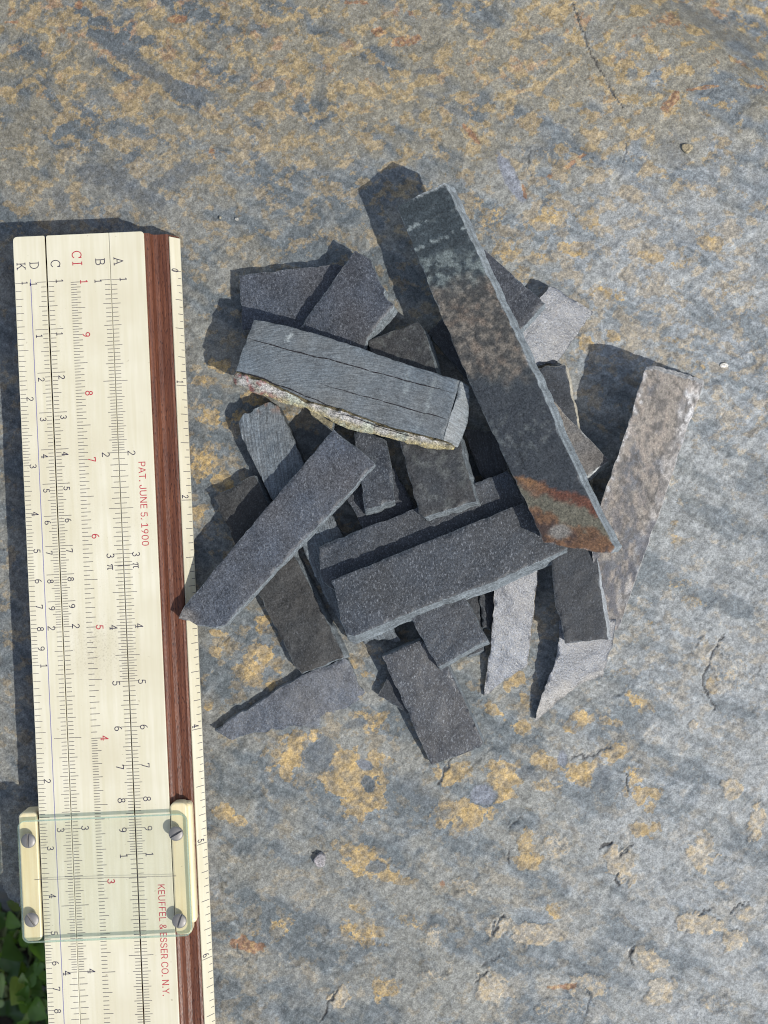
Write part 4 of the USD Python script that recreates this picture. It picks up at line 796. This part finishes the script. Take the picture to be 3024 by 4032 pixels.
for pts, a, c_, sd in (([(978,1334),(1071,1359),(1169,1387),(1335,1426),(1470,1466),(1618,1503),(1790,1546)], 7, 5, 1), ([(1249,1506),(1421,1556),(1581,1602),(1759,1648)], 3, 6, 2), ([(935,1463),(1034,1490),(1100,1518),(1175,1546),(1273,1589),(1335,1612)], 10, 4, 3), ([(1300,1622),(1370,1637),(1482,1677),(1560,1702),(1636,1724)], 4, 6, 4)):
    v, f = crack_mesh(pts, a, c_, sd)
    base = np.array(stage.GetPrimAtPath(sb).GetAttribute('xformOp:translate').Get()) / MM
    obj('crack', v - base, f, M['void'], sb)

# --- loose chips on the slab
def chip(label, u, v, r, z, base, m, seed, ell=1.0):
    rr = np.random.default_rng(seed); n_ = 8
    pts = [(u + r * math.cos(a) * rr.uniform(.75, 1.2), v + r * ell * math.sin(a) * rr.uniform(.75, 1.2)) for a in np.linspace(0, 2 * math.pi, n_, endpoint=False)]
    stone('stone_chip', label, pts, [(u, v, z), (u + 10, v, z + .06), (u, v + 10, z - .03)], z + .4, m, np.asarray(base), (0, 0), edge=np.asarray(base) * .9, seed=seed, jit=.05, chip=.05, relief=.08, cat='stone chip', cham=.12)
chip('tiny white chip on bare slab right of the tilted plate', 2852, 1439, 17, .6, (.66, .64, .58), 'rusty', 51, .55)
chip('tan angular flake on the slab at the upper right', 2706, 581, 24, .5, (.30, .265, .18), 'rusty', 52, .85)
chip('small grey pebble sitting in a pit below the pile', 1262, 3388, 24, 1.2, (.24, .23, .24), 'silver', 53, 1.15)
chip('pinhead white crumb on the slab between slide rule and top of pile', 932, 862, 7, .5, (.33, .32, .29), 'rusty', 54)
chip('small tan crumb on the slab close to the white crumb above the pile', 866, 856, 6, .5, (.26, .24, .18), 'rusty', 55)
# ------------------------------------------------------------------ the garden below the slab's broken edge
SOIL = -95.0
sx_ = np.linspace(-420, 120, 91); sy_ = np.linspace(-420, 120, 91); SXg, SYg = np.meshgrid(sx_, sy_)
sz = SOIL + 9 * (fbm2(SXg / 25, SYg / 25, 4, 111) - .5)
ii = np.arange(91 * 91).reshape(91, 91)
sf = np.concatenate([np.stack([ii[:-1, :-1], ii[:-1, 1:], ii[1:, 1:]], -1).reshape(-1, 3), np.stack([ii[:-1, :-1], ii[1:, 1:], ii[1:, :-1]], -1).reshape(-1, 3)])
tag(obj('soil', np.column_stack([SXg.ravel(), SYg.ravel(), sz.ravel()]), sf, M['soil'], smooth=True), 'dark garden soil below the slab', 'soil', kind='structure')
def leaf_mesh(base, tip, up, width, curl=.25, n=9, seed=0):
    base, tip, up = (np.asarray(x, float) for x in (base, tip, up)); d = tip - base; L = np.linalg.norm(d); d /= L
    s = np.cross(d, up); s /= np.linalg.norm(s); up = np.cross(s, d); V = []
    for i in range(n + 1):
        t = i / n; w = width / 2 * (math.sin(math.pi * min(1, t ** .8 * 1.0)) ** .8 if 0 < t < 1 else .02)
        c = base + d * L * t + up * L * curl * (t - t * t) * 1.6
        for k in (-1, -.5, 0, .5, 1): V.append(c + s * w * k + up * (abs(k) * w * .35))
    F = []
    for i in range(n):
        for k in range(4): a = i * 5 + k; F += [(a, a + 1, a + 6), (a, a + 6, a + 5)]
    return np.array(V), np.array(F)
def tube(pts, r0, r1, n=6):
    pts = np.asarray(pts, float); rings = []
    for i, p in enumerate(pts):
        d = pts[min(i + 1, len(pts) - 1)] - pts[max(i - 1, 0)]; d /= np.linalg.norm(d); s = np.cross(d, [.3, .9, .1]); s /= np.linalg.norm(s); t = np.cross(d, s); r = r0 + (r1 - r0) * i / (len(pts) - 1)
        rings.append([p + r * (math.cos(a) * s + math.sin(a) * t) for a in np.linspace(0, 2 * math.pi, n, endpoint=False)])
    V = np.array(rings).reshape(-1, 3); F = []
    for i in range(len(pts) - 1):
        for k in range(n): a, b = i * n + k, i * n + (k + 1) % n; F += [(a, b, b + n), (a, b + n, a + n)]
    return V, np.array(F)
def sprig(seed, u0, u1, v0, v1, n):
    r = np.random.default_rng(seed); out = []
    for i in range(n):
        u, v, a, L_ = r.uniform(u0, u1), r.uniform(v0, v1), r.uniform(0, 6.28), r.uniform(38, 85); z = r.uniform(-58, -40)
        out.append((u, v, z, u + L_ * math.cos(a), v + L_ * math.sin(a), z + r.uniform(-2, 5), r.uniform(3.5, 6.5), ['leaf', 'leaf2', 'leaf', 'leaf3'][i % 4]))
    return out
def plant(label, foot, leaves, seed):
    "leaves: (base u, v, z, tip u, v, z, width mm, material)"
    f = np.append(at(*foot, SOIL), SOIL); path = thing('leafy_weed', label, 'plant', f); r = np.random.default_rng(seed)
    for (u, v, z, u2, v2, z2, w, m_) in leaves:
        b = np.append(at(u, v, z), z); t = np.append(at(u2, v2, z2), z2)
        mid_ = (f + b) / 2 + r.uniform(-4, 4, 3); pts = [(1 - q) ** 2 * f + 2 * q * (1 - q) * mid_ + q * q * b for q in np.linspace(0, 1, 8)]
        v_, f_ = tube(np.array(pts) - f, .8, .45); obj('stem', v_, f_, M['stem'], path, smooth=True)
        v_, f_ = leaf_mesh(b - f, t - f, (r.uniform(-.2, .6), r.uniform(-.6, .2), 1), w * .72, r.uniform(.05, .3)); obj('leaf', v_, f_, M[m_], path, smooth=True)
plant('bright green weed beside the slide rule, just below the glass cursor', (150, 3830), [(130,3700,-48,175,3790,-40,5,'leaf'),(175,3880,-52,150,3760,-44,6,'leaf'),(120,3800,-52,165,3900,-48,9,'leaf'),(150,3770,-55,120,3690,-50,4,'leaf2'),(140,3850,-56,180,3930,-52,8,'leaf')] + sprig(21, 100, 190, 3680, 3880, 7), 1)
plant('dull green weed at the frame edge below the slab corner', (40, 3780), [(60,3720,-52,5,3770,-46,11,'leaf3'),(30,3640,-55,-20,3590,-50,9,'leaf3'),(10,3820,-55,80,3790,-50,12,'leaf3'),(60,3640,-60,90,3700,-55,8,'leaf3'),(20,3700,-58,60,3680,-55,7,'leaf')] + sprig(22, -20, 110, 3560, 3800, 7), 2)
plant('pale-leaved weed near the lower left corner of the picture', (50, 3920), [(75,3850,-48,45,3960,-42,10,'leaf2'),(0,3830,-46,8,3930,-42,6,'leaf2'),(100,3800,-58,70,3850,-55,9,'leaf')] + sprig(23, -10, 110, 3800, 3990, 7), 3)
plant('small glossy green weed at the bottom edge close to the slide rule', (150, 4010), [(130,3940,-46,185,4010,-42,9,'leaf'),(120,3960,-50,160,3930,-47,6,'leaf2')] + sprig(24, 90, 200, 3900, 4060, 7), 4)
rr = np.random.default_rng(9); q = []
for i in range(90):
    u, v = rr.uniform(-500, 330), rr.uniform(3560, 4500); z = SOIL + rr.uniform(2, 16); b = np.append(at(u, v, z), z); a = rr.uniform(0, 6.28); L_ = rr.uniform(5, 13)
    q.append(leaf_mesh(b, b + [math.cos(a) * L_, math.sin(a) * L_, rr.uniform(-1, 3)], (rr.uniform(-.4, .4), rr.uniform(-.4, .4), 1), L_ * rr.uniform(.35, .7), rr.uniform(0, .3), 5))
tag(obj('ground_cover', *join(q), M['leaf3'], smooth=True), 'dark low ground cover on the soil', 'ground cover', kind='stuff')
